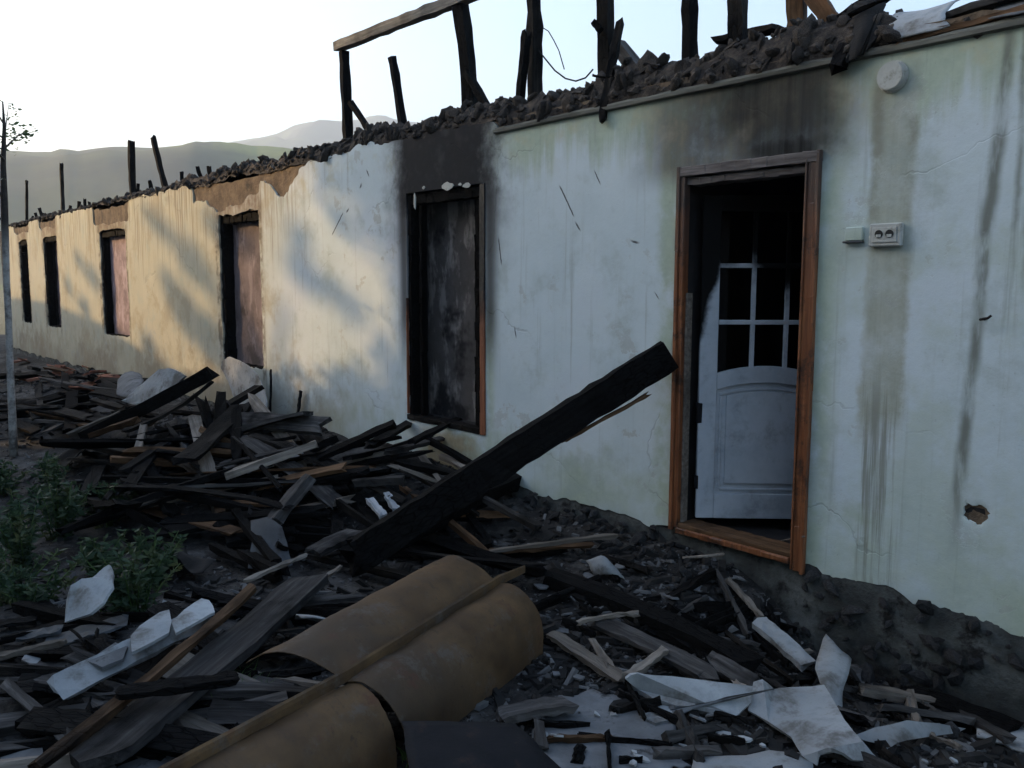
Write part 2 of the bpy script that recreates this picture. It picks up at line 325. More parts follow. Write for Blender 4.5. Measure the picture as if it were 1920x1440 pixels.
    dk = t.mul(dk, t.sm(z, 2.05, 2.12))
    col = t.mix(t.mul(dk, t.sm(st2, .35, .65, 1, .86)), col, (0.014, 0.0135, 0.013))
    for (a, b, c, d) in OPEN[2:]:
        hh = box(a-.05, b+.05, d-.05, 3.2, .12, .12)
        col = t.mix(t.mul(hh, t.sm(n2, .3, .6, .3, .9)), col, (0.17, 0.12, 0.08))
        jb = t.mx(box(a-.10, a+.02, c-.1, d+.1, .08, .03), box(b-.02, b+.08, c-.1, d+.1, .08, .03))
        col = t.mix(t.mul(jb, t.sm(n2, .4, .6, 0, .8)), col, (0.10, 0.08, 0.06))
    # knocks and gouges
    def seg(px1, py1, px2, py2, wid):
        a = W(px1, py1); b = W(px2, py2); dx, dz = b.x-a.x, b.z-a.z; L = math.hypot(dx, dz); ux, uz = dx/L, dz/L
        u = t.add(t.mul(t.sub(x, a.x), ux), t.mul(t.sub(z, a.z), uz)); v = t.add(t.mul(t.sub(x, a.x), -uz), t.mul(t.sub(z, a.z), ux))
        v = t.add(v, t.mul(t.sub(n3, .5), wid*1.6))
        m = t.mul(t.sm(u, -.02, .02), t.sm(u, L+.02, L-.02))
        return t.mul(m, t.sm(t.math('ABSOLUTE', v), wid, wid*.4))
    sg = None
    for q in [(1052, 350, 1078, 405, .008), (1082, 418, 1090, 432, .008), (1118, 322, 1128, 345, .006), (937, 448, 943, 495, .008), (1188, 452, 1200, 456, .009), (968, 615, 970, 632, .008), (625, 440, 645, 400, .009), (652, 398, 656, 392, .012), (1232, 550, 1238, 560, .006), (690, 320, 694, 330, .01), (677, 352, 680, 346, .014)]:
        k = seg(*q); sg = k if sg is None else t.mx(sg, k)
    col = t.mix(t.mul(sg, .9), col, (0.05, 0.05, 0.052))
    h = t.add(t.mul(n2, 0.5), t.add(t.mul(n3, 0.35), t.mul(st2, 0.2)))
    h = t.sub(h, t.mul(sg, .8)); h = t.sub(h, t.add(t.mul(fl, .25), t.mul(crk, .5)))
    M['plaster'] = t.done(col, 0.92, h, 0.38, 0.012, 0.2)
plaster()

def infill(name, base, patch, dark, z0):
    t = NT(name); x, y, z = t.xyz(); n1 = t.noise(2.6, 6, 0.7); n2 = t.noise(1, 5, .6, t.mapv((7, 7, 1.6)))
    col = t.ramp(n1, [(0.3, tuple(c*.5 for c in base)), (0.6, base)])
    col = t.mix(t.sm(t.add(t.mul(n2, .7), t.mul(n1, .3)), .52, .60), col, patch)
    col = t.mix(t.sm(t.noise(1.9, 4, .6), .54, .64), col, dark)
    M[name] = t.done(col, .95, t.add(n1, n2), .6, .02)
infill('infill_black', (0.085, 0.078, 0.075), (0.20, 0.185, 0.175), (0.014, 0.013, 0.014), .3)
infill('infill_purple', (0.19, 0.15, 0.15), (0.26, 0.21, 0.21), (0.07, 0.055, 0.052), .5)
infill('infill_pink', (0.36, 0.27, 0.28), (0.42, 0.33, 0.34), (0.22, 0.16, 0.15), .6)
def doorpaint():
    t = NT('door_paint'); n = t.noise(1, 5, .6, t.mapv((20, 20, 2))); b = t.noise(3, 5, .65)
    col = t.mix(t.sm(b, .4, .7), (0.44, 0.485, 0.53), (0.34, 0.385, 0.43)); x, y, z = t.xyz()
    zt = t.add(1.05, t.mul(t.math('MINIMUM', x, .105), 3.6)); zt = t.sub(zt, t.mul(t.math('MAXIMUM', t.sub(x, .25), 0.0), .55))
    burn = t.sm(t.add(t.sub(z, zt), t.mul(t.sub(b, .5), .5)), -.02, .16)
    col = t.mix(t.sm(t.noise(5, 8, .75), .48, .7, 0, .55), col, (0.16, 0.17, 0.18))
    col = t.mix(burn, col, (0.006, 0.006, 0.006))
    M['door'] = t.done(col, .75, n, .25, .005, .08)
doorpaint()

# ------------------------------------------------------------------ object helpers
def obj(name, me, mat=None, parent=None):
    o = bpy.data.objects.new(name, me); COL.objects.link(o)
    if mat and not me.materials: me.materials.append(M[mat])
    if parent: o.parent = parent
    return o
def tag(o, label=None, cat=None, group=None, kind=None):
    if label: o['label'] = label
    if cat: o['category'] = cat
    if group: o['group'] = group
    if kind: o['kind'] = kind
    return o
def empty(name, loc=(0, 0, 0)):
    o = bpy.data.objects.new(name, None); COL.objects.link(o); o.location = loc; return o
def mesh(name, v, f, smooth=False):
    me = bpy.data.meshes.new(name); me.from_pydata([tuple(p) for p in v], [], f); me.update()
    if smooth: me.polygons.foreach_set('use_smooth', [True]*len(me.polygons))
    return me
def boxm(name, x0, x1, y0, y1, z0, z1, jit=0.0, bevel=0.0, seg=1):
    bm = bmesh.new(); bmesh.ops.create_cube(bm, size=1)
    for v in bm.verts: v.co = Vector(((x0+x1)/2+v.co.x*(x1-x0), (y0+y1)/2+v.co.y*(y1-y0), (z0+z1)/2+v.co.z*(z1-z0)))
    if seg > 1:
        L = max((abs(x1-x0), 0), (abs(y1-y0), 1), (abs(z1-z0), 2))[1]
        es = [e for e in bm.edges if abs((e.verts[0].co-e.verts[1].co)[L]) > 1e-4]
        bmesh.ops.subdivide_edges(bm, edges=es, cuts=seg, use_grid_fill=True)
    if bevel: bmesh.ops.bevel(bm, geom=bm.edges[:], offset=bevel, segments=1, affect='EDGES')
    if jit:
        for v in bm.verts: v.co += Vector((random.uniform(-jit, jit), random.uniform(-jit, jit), random.uniform(-jit, jit)))
    me = bpy.data.meshes.new(name); bm.to_mesh(me); bm.free(); return me
def plank_mesh(name, L, w, t, rough=0.005, seg=9, bend=None, broken=(1, 1), rnd=None):
    r = rnd or random; v = []; f = []
    if bend is None: bend = r.gauss(0, .012)
    ew = [r.uniform(-1, 1) for _ in range(8)]
    for i in range(seg+1):
        u = i/seg
        for k, (a, b) in enumerate([(-.5, -.5), (0.0, -.5), (.5, -.5), (.5, .5), (0.0, .5), (-.5, .5)]):
            x = (u-.5)*L
            if i == 0 and broken[0]: x += abs(ew[k % 3])*min(0.10*L, w*1.3)*broken[0]
            if i == seg and broken[1]: x -= abs(ew[3+k % 3])*min(0.10*L, w*1.3)*broken[1]
            nw = 1+0.10*math.sin(i*2.1+ew[6]*9)*min(1, rough*100)
            v.append((x, a*w*nw+r.uniform(-rough, rough), b*t+r.uniform(-rough, rough)+bend*L*(1-(2*u-1)**2)))
    for i in range(seg):
        for k in range(6):
            a = i*6+k; b = i*6+(k+1) % 6; f.append((a, b, b+6, a+6))
    f.append(tuple(range(5, -1, -1))); f.append(tuple(seg*6+k for k in range(6)))
    return mesh(name, v, f)
def place(o, p1, p2, roll=0.0):
    d = (p2-p1).normalized(); up = Vector((0, 0, 1))
    w = up.cross(d)
    if w.length < 1e-3: w = Vector((1, 0, 0))
    w.normalize(); n = d.cross(w)
    w2 = w*math.cos(roll)+n*math.sin(roll); n2 = d.cross(w2); c = (p1+p2)/2
    o.matrix_world = Matrix(((d.x, w2.x, n2.x, c.x), (d.y, w2.y, n2.y, c.y), (d.z, w2.z, n2.z, c.z), (0, 0, 0, 1)))
    return o
def plank(name, p1, p2, w, t, mat, roll=0.0, label=None, cat='plank', group=None, parent=None, **k):
    o = obj(name, plank_mesh(name, (p2-p1).length, w, t, **k), mat, parent); place(o, p1, p2, roll)
    if label: tag(o, label, cat, group)
    return o
def loft(name, rows, mat, th=0.006, su=4, sv=4, smooth=True, rag=0.0, parent=None):
    """a thin sheet through rows of points (Catmull-Rom both ways), given real thickness"""
    def cr(p, n):
        out = []
        for i in range(len(p)-1):
            a, b, c, d = p[max(i-1, 0)], p[i], p[i+1], p[min(i+2, len(p)-1)]
            for j in range(n):
                t = j/n; out.append(0.5*((2*b)+(c-a)*t+(2*a-5*b+4*c-d)*t*t+(3*b-a-3*c+d)*t**3))
        out.append(p[-1]); return out
    R = [cr([Vector(q) for q in r], su) for r in rows]
    dent = 0.010 if mat == 'rust' else 0.0
    cols = [cr([r[j] for r in R], sv) for j in range(len(R[0]))]
    nu, nv = len(cols), len(cols[0])
    c0 = sum((p for c in cols for p in c), Vector())/(nu*nv)
    v = []
    for j in range(nv):
        for i in range(nu):
            p = cols[i][j]-c0
            if dent: q_ = cols[i][j]; p = p+Vector((0, 0, dent*mnoise.noise(q_*4.5)+dent*.5*mnoise.noise(q_*17)))
            if rag and (i in (0, nu-1) or j in (0, nv-1)): p = p+Vector((random.uniform(-rag, rag), random.uniform(-rag, rag), random.uniform(-rag, rag)*.4))
            v.append(p)
    f = [(j*nu+i, j*nu+i+1, (j+1)*nu+i+1, (j+1)*nu+i) for j in range(nv-1) for i in range(nu-1)]
    me = mesh(name, v, f, smooth); o = obj(name, me, mat, parent); o.location = c0
    bm = bmesh.new(); bm.from_mesh(me); bmesh.ops.recalc_face_normals(bm, faces=bm.faces[:]); bmesh.ops.solidify(bm, geom=bm.faces[:], thickness=th); bm.to_mesh(me); bm.free()
    me.polygons.foreach_set('use_smooth', [False]*len(me.polygons)) if not smooth else None
    return o
def slab(name, pts, mat, th=0.012, sub=1, rough=0.004, parent=None):
    """a broken flat piece from its outline points"""
    c0 = sum(pts, Vector())/len(pts)
    bm = bmesh.new(); vs_ = [bm.verts.new(p-c0) for p in pts]; bm.faces.new(vs_)
    bmesh.ops.triangulate(bm, faces=bm.faces[:]); bm.normal_update()
    if sum(fc.normal.z for fc in bm.faces) < 0: bmesh.ops.reverse_faces(bm, faces=bm.faces[:])
    for _ in range(sub): bmesh.ops.subdivide_edges(bm, edges=bm.edges[:], cuts=1, use_grid_fill=True)
    for v_ in bm.verts: v_.co += Vector((random.uniform(-rough, rough), random.uniform(-rough, rough), random.uniform(-rough, rough)))
    bm.normal_update(); r = bmesh.ops.solidify(bm, geom=bm.faces[:], thickness=th)
    me = bpy.data.meshes.new(name); bm.to_mesh(me); bm.free(); me.polygons.foreach_set('use_smooth', [True]*len(me.polygons)); me.set_sharp_from_angle(angle=RAD(38)); o = obj(name, me, mat, parent); o.location = c0; return o
def tube_mesh(name, pts, rad, n=7):
    v = []; f = []; m = len(pts)
    for i, p in enumerate(pts):
        p = Vector(p); d = (Vector(pts[min(i+1, m-1)])-Vector(pts[max(i-1, 0)])).normalized()
        a = d.orthogonal().normalized() if i == 0 else (a-d*a.dot(d)).normalized()
        b = d.cross(a); r = rad[i] if isinstance(rad, (list, tuple)) else rad
        for k in range(n): q = 2*math.pi*k/n; v.append(p+(a*math.cos(q)+b*math.sin(q))*r)
    for i in range(m-1):
        for k in range(n): f.append((i*n+k, i*n+(k+1) % n, (i+1)*n+(k+1) % n, (i+1)*n+k))
    f.append(tuple(range(n-1, -1, -1))); f.append(tuple((m-1)*n+k for k in range(n)))
    return mesh(name, v, f, True)
def lump_mesh(name, seed, sub=1, sq=0.8):
    r = random.Random(seed); bm = bmesh.new(); bmesh.ops.create_icosphere(bm, subdivisions=sub, radius=1)
    for v in bm.verts:
        k = 0.72+0.5*r.random(); v.co = Vector((v.co.x*k, v.co.y*k*.85, v.co.z*k*sq))
    me = bpy.data.meshes.new(name); bm.to_mesh(me); bm.free(); return me

# ------------------------------------------------------------------ ground and hills
def ground():
    xs = sorted(set([-4000, -2000, -900, -400, -150, -70, -40, -30] + [-26+0.14*i for i in range(int(30/0.14))] + [4.5, 8, 20, 60, 200, 900, 2000]))
    ys = sorted(set([-1150, -700, -300, -100, -40, -20, -12] + [-8.5+0.10*i for i in range(int(9.2/0.10))] + [1, 3, 8, 20, 60, 200, 900, 3900]))
    v = [(x, y, H(x, y)) for y in ys for x in xs]; n = len(xs)
    f = [(j*n+i, j*n+i+1, (j+1)*n+i+1, (j+1)*n+i) for j in range(len(ys)-1) for i in range(n-1)]
    me = mesh('ground', v, f, True); o = obj('ground', me, 'soil'); me.materials.append(M['farground'])
    mi = []
    for p in me.polygons:
        c = p.center; mi.append(0 if (-30 < c.x < 8 and -20 < c.y < 8) else 1)
    me.polygons.foreach_set('material_index', mi)
    tag(o, kind='structure')
ground()
def hill(name, prof, r0, r1, r2, jag, seed, label):
    """prof: (pixel x, pixel y) of the skyline -> ridge with real depth at distance r1"""
    pts = []
    for px, py in prof:
        d = ray(px, py); az = math.atan2(d.x, d.y); el = math.atan2(d.z, math.hypot(d.x, d.y)); pts.append((az, el))
    pts.sort(); na, nr = 150, 36; v = []
    for i in range(na+1):
        az = pts[0][0]+(pts[-1][0]-pts[0][0])*i/na
        el = np.interp(az, [p[0] for p in pts], [p[1] for p in pts])
        for j in range(nr+1):
            u = j/nr; r = r0+(r2-r0)*u; hr = (r1-r0)/(r2-r0)
            s = ss(0, hr, u) if u < hr else 1-0.6*ss(hr, 1, u)
            hh = (r1*math.tan(el)+CAMH)*s
            nz = mnoise.fractal((r*0.004+seed, az*r1*0.004, seed), 0.9, 2.1, 5)*jag*math.sin(min(1, u/hr)*math.pi if u < hr else 0)
            rj = mnoise.noise((az*r1*0.012, seed, 2.2))*jag*0.10
            v.append((CAM.x+math.sin(az)*r, CAM.y+math.cos(az)*r, -1+max(0, hh+nz+rj)))
    f = [(i*(nr+1)+j, (i+1)*(nr+1)+j, (i+1)*(nr+1)+j+1, i*(nr+1)+j+1) for i in range(na) for j in range(nr)]
    o = obj(name, mesh(name, v, f, True), 'hill'); tag(o, label, kind='structure')
hill('green_hill', [(-900, 330), (-500, 310), (-200, 300), (0, 291), (60, 294), (100, 292), (120, 284), (140, 292), (210, 284), (300, 284), (360, 278), (420, 295), (600, 300), (1000, 310), (1600, 330)], 180, 760, 1300, 20, 3, 'green grassy hill beyond the burnt building')
hill('blue_hill', [(-600, 360), (0, 330), (250, 300), (330, 290), (360, 279), (400, 279), (470, 267), (520, 255), (555, 240), (590, 232), (640, 240), (720, 228), (800, 235), (1000, 225), (1500, 240), (2100, 260)], 1300, 2600, 3600, 60, 9, 'higher blue hazy hill behind the green one')

# ------------------------------------------------------------------ the burnt building
B = empty('burnt_building', (-6, 0, 0))
tag(B, 'long single-storey whitewashed building with burnt-off roof and soot-stained openings', 'building')
B.location = (0, 0, 0)
ZC = 2.517     # underside of the cornice
XL, XR, DEP = -22.6, 3.2, 6.0
def wall_top(x):
    b = 2.63 + 0.04*ss(-9, -14, x) + 0.04*mnoise.noise((x*1.1, 0, 5)) + 0.03*mnoise.noise((x*6, 0, 8))
    return ZC+0.01 if x > -4.95 else b
def gone(x, z):
    """plaster knocked off"""
    n = 0.09*mnoise.noise((x*3, z*3, 2)) + 0.04*mnoise.noise((x*11, z*11, 4))
    if z > (wall_top(x)+0.3*n if x < -4.95 else ZC+.012): return True
    if z < -0.03+0.05*mnoise.noise((x*2.2, 0, 11))+0.5*n - 0.05*ss(-2.0, -1.3, x): return True
    if -9.02 < x < -7.9 and z > 2.30+n+abs(x+8.45)*0.55 : return True
    if -10.9 < x < -8.95 and z > 2.27+n+0.18*abs(x+9.9): return True
    if -15.3 < x < -13.5 and z > 2.36+n: return True
    if -19.1 < x < -17.8 and z > 2.48+n: return True
    if -21.4 < x < -20.0 and z > 2.45+n: return True
    h = W(1830, 962)
    if ((x-h.x)/.058)**2+((z-h.z)/.040)**2 < 1+5*n: return True
    return False
def plaster_wall():
    xs = []; x = XL
    while x < XR: xs.append(x); x += 0.09 if x < -11 else 0.045
    xs.append(XR); zs = [-0.16+0.045*i for i in range(66)]; hc = W(1830, 962)
    xs = sorted([q for q in xs if abs(q-hc.x) > .1]+[hc.x-.1+.0143*i for i in range(15)]); zs = sorted([q for q in zs if abs(q-hc.z) > .08]+[hc.z-.08+.0146*i for i in range(12)])
    ex = [e for o in OPEN for e in o[:2]]; ez = [e for o in OPEN for e in o[2:]]
    xs = sorted([q for q in xs if all(abs(q-e) > 0.02 for e in ex)]+ex); zs = sorted([q for q in zs if all(abs(q-e) > 0.012 for e in ez)]+list(set(ez)))
    n = len(xs); v = []; keep = {}
    def P(x, z):
        e = 0.006*mnoise.noise((x*1.3, z*1.3, 1)) + 0.003*mnoise.noise((x*6, z*6, 2)) + 0.012*mnoise.noise((x*.35, z*.4, 9))
        jx = jz = 0
        for (a, b, c, d) in OPEN[2:]:
            if c-.03 <= z <= d+.03 and (abs(x-a) < .01 or abs(x-b) < .01): jx = 0.035*mnoise.noise((x, z*5, 3))
            if a-.03 <= x <= b+.03 and abs(z-d) < .01: jz = 0.06*mnoise.noise((x*5, z, 3))
        return (x+jx, -0.001-0.012-abs(0)+e*0.8, z+jz)
    for z in zs:
        for x in xs: v.append(P(x, z))
    f = []
    for j in range(len(zs)-1):
        for i in range(n-1):
            cx, cz = (xs[i]+xs[i+1])/2, (zs[j]+zs[j+1])/2
            if any(a < cx < b and c < cz < d for a, b, c, d in OPEN): continue
            if gone(cx, cz): continue
            f.append((j*n+i, j*n+i+1, (j+1)*n+i+1, (j+1)*n+i))
    me = mesh('plaster', v, f, True)
    bm = bmesh.new(); bm.from_mesh(me); bmesh.ops.delete(bm, geom=[q for q in bm.verts if not q.link_faces], context='VERTS')
    # ragged, chipped outline where the plaster ends
    def fixed(q): return any((abs(q.co.x-a) < .012 or abs(q.co.x-b) < .012) and c-.02 < q.co.z < d+.02 or (abs(q.co.z-d) < .012 or abs(q.co.z-c) < .012) and a-.02 < q.co.x < b+.02 for a, b, c, d in OPEN[:2])
    free = [q for q in bm.verts if q.is_boundary and not fixed(q)]
    for _ in range(3):
        nc = {}
        for q in free:
            nb = [e.other_vert(q).co for e in q.link_edges if e.is_boundary]
            if len(nb) == 2: nc[q] = q.co*.45+(nb[0]+nb[1])*.275
        for q, c in nc.items(): q.co = c
    for q in free:
            q.co += Vector((random.uniform(-.009, .009), random.uniform(0, .006), random.uniform(-.009, .009)))
    for e in bm.edges:
        if e.is_boundary: e.smooth = False
    ext = bmesh.ops.extrude_edge_only(bm, edges=[e for e in bm.edges if e.is_boundary])
    for q in ext['geom']:
        if isinstance(q, bmesh.types.BMVert): q.co.y += 0.022
    bmesh.ops.recalc_face_normals(bm, faces=bm.faces[:]); bm.to_mesh(me); bm.free()
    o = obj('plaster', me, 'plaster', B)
plaster_wall()
# masonry behind the plaster: piers and panels round the openings, 0.45 m thick
TH = 0.45
def pier(x0, x1, z0, z1, nm='masonry'):
    n = max(1, int((x1-x0)/0.12)); m = max(1, int((z1-z0)/0.12)); v = []; f = []
    top = z1 > 2.55
    for k, yy in enumerate((0.004, TH)):
        for j in range(m+1):
            for i in range(n+1):
                x = x0+(x1-x0)*i/n; z = z0+(z1-z0)*j/m
                if j == m and top: z += 0.05*mnoise.noise((x*5, yy*3, 1))
                inner = 0 < i < n and 0 < j < m
                v.append((x, yy+(0.012*random.random() if inner and k == 0 else 0), z))
    N = (n+1)*(m+1)
    for j in range(m):
        for i in range(n):
            a = j*(n+1)+i; f.append((a, a+1, a+n+2, a+n+1)); f.append((N+a+1, N+a, N+a+n+1, N+a+n+2))
    for i in range(n):
        f.append((i+1, i, N+i, N+i+1)); a = m*(n+1)+i; f.append((a, a+1, N+a+1, N+a))
    for j in range(m):
        a = j*(n+1); f.append((a, a+n+1, N+a+n+1, N+a)); a += n; f.append((a+n+1, a, N+a, N+a+n+1))
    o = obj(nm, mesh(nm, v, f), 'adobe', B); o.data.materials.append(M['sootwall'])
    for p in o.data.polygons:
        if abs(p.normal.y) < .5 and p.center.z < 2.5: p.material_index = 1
    return o
xcur = XL
for (a, b, c, d) in sorted(OPEN):
    pier(xcur, a, -0.5, 2.62); pier(a+.001, b-.001, d, 2.60); pier(a+.001, b-.001, -0.5, c)
    xcur = b
pier(xcur, XR, -0.5, 2.62)
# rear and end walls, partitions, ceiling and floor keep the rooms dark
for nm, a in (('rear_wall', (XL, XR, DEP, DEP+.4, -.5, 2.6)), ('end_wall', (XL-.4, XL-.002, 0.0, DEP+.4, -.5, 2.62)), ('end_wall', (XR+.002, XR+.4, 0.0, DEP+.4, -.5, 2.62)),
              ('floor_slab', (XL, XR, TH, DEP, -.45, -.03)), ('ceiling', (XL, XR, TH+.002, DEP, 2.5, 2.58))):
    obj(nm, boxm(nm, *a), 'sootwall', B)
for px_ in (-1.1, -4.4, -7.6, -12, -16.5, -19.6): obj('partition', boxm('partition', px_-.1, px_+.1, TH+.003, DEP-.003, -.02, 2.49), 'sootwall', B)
# plinth and its stones
def plinth():
    n = 220; v = []; f = []; m = 6
    for i in range(n+1):
        x = XL+(XR-XL)*i/n
        for j in range(m+1):
            z = -0.75+0.735*j/m
            y = -0.006-0.05*abs(mnoise.noise((x*2.3, z*4, 6)))-0.03*abs(mnoise.noise((x*8, z*9, 2)))
            if j == m: y = 0.003
            v.append((x, y, z))
    for i in range(n):
        for j in range(m): a = i*(m+1)+j; f.append((a, a+m+1, a+m+2, a+1))
    return obj('plinth', mesh('plinth', v, f, True), 'plinth', B)
PL = plinth()
SV = [lump_mesh('stone', 40+i, 1, .8) for i in range(7)]
for s in SV: s.materials.append(M['stone'])
r = random.Random(5)
for i in range(120):
    x = r.choice([r.uniform(-2.4, 0.4), r.uniform(-5.2, -3.3), r.uniform(-2.0, -.5)]); z = r.uniform(-0.42, -0.04)
    if z < H(x, -.05)-.05: z = r.uniform(-.2, -.03)
    s = obj('stone', r.choice(SV), None, PL); k = r.uniform(.02, .065); s.location = (x, -0.02-r.random()*.03, z)
    s.scale = (k*1.3, k*.7, k*.8); s.rotation_euler = (r.random()*.6, r.random()*.6, r.random()*6)
# cornice lath under the roof clay
def cornice():
    v = []; f = []; xs = [-4.96+0.08*i for i in range(int((XR+4.96)/.08)+1)]
    for i, x in enumerate(xs):
        w = 0.008*mnoise.noise((x*1.3, 0, 3)); w2 = .006*mnoise.noise((x*5, 1, 3))
        for (y, z) in [(0.0, ZC), (-0.038+w2, ZC+.010), (-0.042+w2, ZC+.028+w2), (-0.022, ZC+.030+w2), (-0.018, ZC+.046+w2*1.5), (0.05, ZC+.05)]: v.append((x, y+0, z+w))
    for i in range(len(xs)-1):
        for k in range(5): a = i*6+k; f.append((a, a+6, a+7, a+1))
    f.append((0, 1, 2, 3, 4, 5))
    o = obj('cornice', mesh('cornice', v, f), None, B)
    t = NT('weathered_lath'); n = t.noise(1, 5, .6, t.mapv((2.5, 20, 20))); o.data.materials.append(t.done(t.ramp(n, [(.3, (.06, .06, .052)), (.55, (.15, .15, .13)), (.8, (.24, .24, .21))]), .9, n, .5, .01))
cornice()

# roof clay: a mass plus clods picked out one by one
def rt(x): # crest height of the clay above the wall
    return 0.19*ss(-22, -6, x)+0.06*ss(-5.5, -3, x)*(1-ss(-2.6, -1.6, x)*.3)-0.04+0.06*mnoise.noise((x*1.7, 3, 3))+.03*mnoise.noise((x*6, 3, 3))
_rt0 = rt
def rt(x): return _rt0(x)*(1-.75*ss(-2.15, -1.95, x))
def clay():
    v = []; f = []; n = 430; m = 9
    for i in range(n+1):
        x = XL+(XR-XL)*i/n; b = wall_top(x) if x < -4.95 else ZC+.045
        c = max(0.04, rt(x)-.005)
        for j in range(m+1):
            u = j/m; y = -.01+(u*.30 if u < .5 else .15+(u-.5)*1.5); z = b-.01+c*math.sin(min(1, u*2.4)*math.pi/2)
            k = 0.0 if j == 0 else 1
            q = mnoise.noise((x*6, u*7, 4))*.08+mnoise.noise((x*17, u*14, 4))*.06
            v.append((x, y-.015*k+q*.5*k, z+q*k))
    for i in range(n):
        for j in range(m): a = i*(m+1)+j; f.append((a, a+m+1, a+m+2, a+1))
    o = obj('roof_clay', mesh('roof_clay', v, f), 'clod', B)
    # the flat remainder of the clay roof behind
    r_ = obj('roof_deck', boxm('roof_deck', XL, XR, .5, DEP, 2.585, 2.68), 'clod', B)
    return o
CL = clay()
def clod_mesh(seed):
    bm = bmesh.new(); bmesh.ops.create_icosphere(bm, subdivisions=2, radius=1)
    for v in bm.verts:
        k = 1+.45*mnoise.noise(v.co*1.3+Vector((seed*7.1, 0, 0)))+.30*mnoise.noise(v.co*3.5+Vector((0, seed*3.3, 0))); v.co = Vector((v.co.x*k*1.15, v.co.y*k, v.co.z*k*.7))
    me = bpy.data.meshes.new('clod'); bm.to_mesh(me); bm.free(); return me
CV = [clod_mesh(i) for i in range(10)]
for c in CV: c.materials.append(M['clod'])
r = random.Random(11)
for i in range(290):
    u = r.random(); x = -1.0-9.5*u**1.25 if i % 4 else r.uniform(-20, -8)
    b = wall_top(x) if x < -4.95 else ZC+.05
    c = max(.05, rt(x)); h = r.random()
    if x > -2.02: x = r.uniform(-6, -2.1); b = wall_top(x) if x < -4.95 else ZC+.05; c = max(.05, rt(x))
    s = obj('clod', r.choice(CV), None, CL); k = (.018+.042*r.random()**2)*(0.9 if x < -8 else 1.0)
    s.location = (x, -.035+.13*h+.04*r.random(), b+.025+c*h); s.scale = (k*1.2, k, k*.85); s.rotation_euler = (r.random()*6, r.random()*6, r.random()*6)

def small_clods(n, seed):
    r = random.Random(seed); v = []; f = []; LO = [lump_mesh('clod', 70+i, 1, .75) for i in range(9)]; base = [[Vector(q.co) for q in c.vertices] for c in LO]; fs = [[tuple(p.vertices) for p in c.polygons] for c in LO]
    for _ in range(n):
        u = r.random(); x = XL+.1+(XR-XL-.2)*u
        if x > -1.95 and r.random() < .6: continue
        b = wall_top(x) if x < -4.95 else ZC+.05; c = max(.05, rt(x)); h = r.random()**.8; k = .010+.035*r.random()**2; m = r.randrange(len(LO)); i = len(v)
        R = Matrix.Rotation(r.random()*6, 3, Vector((r.gauss(0, 1), r.gauss(0, 1), r.gauss(0, 1))).normalized()); o = Vector((x, -.035+.16*h+.05*r.random(), b+.015+c*h))
        v += [o+R @ q*k for q in base[m]]; f += [tuple(a+i for a in q) for q in fs[m]]
    tag(obj('small_clods', mesh('small_clods', v, f), 'clod', CL), kind='stuff')
small_clods(4200, 4)
for i in range(46):
    x = r.uniform(-10, -2.2); b_ = wall_top(x) if x < -4.95 else ZC+.05; z = b_+rt(x)*r.uniform(.3, 1.0); L_ = r.uniform(.08, .24); a_ = r.uniform(-.5, .9)
    plank('burnt_lath', Vector((x, .04, z)), Vector((x+L_*math.cos(a_)*r.choice((-1, 1)), r.uniform(.02, .2), z+L_*math.sin(a_)*.6)), .016, .012, r.choice(('char', 'halfchar', 'greywood')), parent=CL, seg=3)

# ---- openings
def in_frame(x0, x1, z0, z1, y0, y1): return boxm('frame', x0, x1, y0, y1, z0, z1, .002, 0.003, 6)
dx0, dx1, dz1 = -3.247, -2.387, 2.10
DF = empty('door_frame'); DF.parent = B
obj('jamb', boxm('jamb', dx0+.003, dx0+.034, -.040, .012, -.0, dz1, .0015, .003, 8), 'orange', DF)
obj('jamb', boxm('jamb', dx1-.048, dx1-.003, -.040, .10, -.06, dz1, .0015, .003, 8), 'orange', DF)
obj('jamb_bead', boxm('jamb_bead', dx1-.058, dx1-.0485, -.050, .02, -.055, dz1-.02, .001, .002, 6), 'orange', DF)
obj('architrave', boxm('architrave', dx0-.022, dx0+.002, -.050, -.016, -.02, dz1+.02, .0015, .003, 8), 'orange', DF)
obj('architrave', boxm('architrave', dx1-.002, dx1+.018, -.048, -.016, -.07, dz1+.02, .0015, .003, 8), 'orange', DF)
obj('inner_strip', boxm('inner_strip', dx0+.035, dx0+.050, -.010, .04, .02, dz1-.7, .001, .002, 6), 'palewood', DF)
obj('lintel', boxm('lintel', dx0-.02, dx1+.016, -.046, .10, dz1-.038, dz1+.018, .003, .004, 8), 'lintel', DF)
obj('lintel', boxm('lintel', dx0+.036, dx1-.060, -.020, .10, dz1-.085, dz1-.045, .004, .004, 8), 'lintel', DF)
obj('threshold', boxm('threshold', dx0+.036, dx1-.060, -.035, .12, -.03, .028, .003, .005, 8), 'brownwood', DF)
obj('threshold', boxm('threshold', dx0+.038, dx1-.062, -.058, -.037, -.028, .004, .003, .004, 8), 'orange', DF)
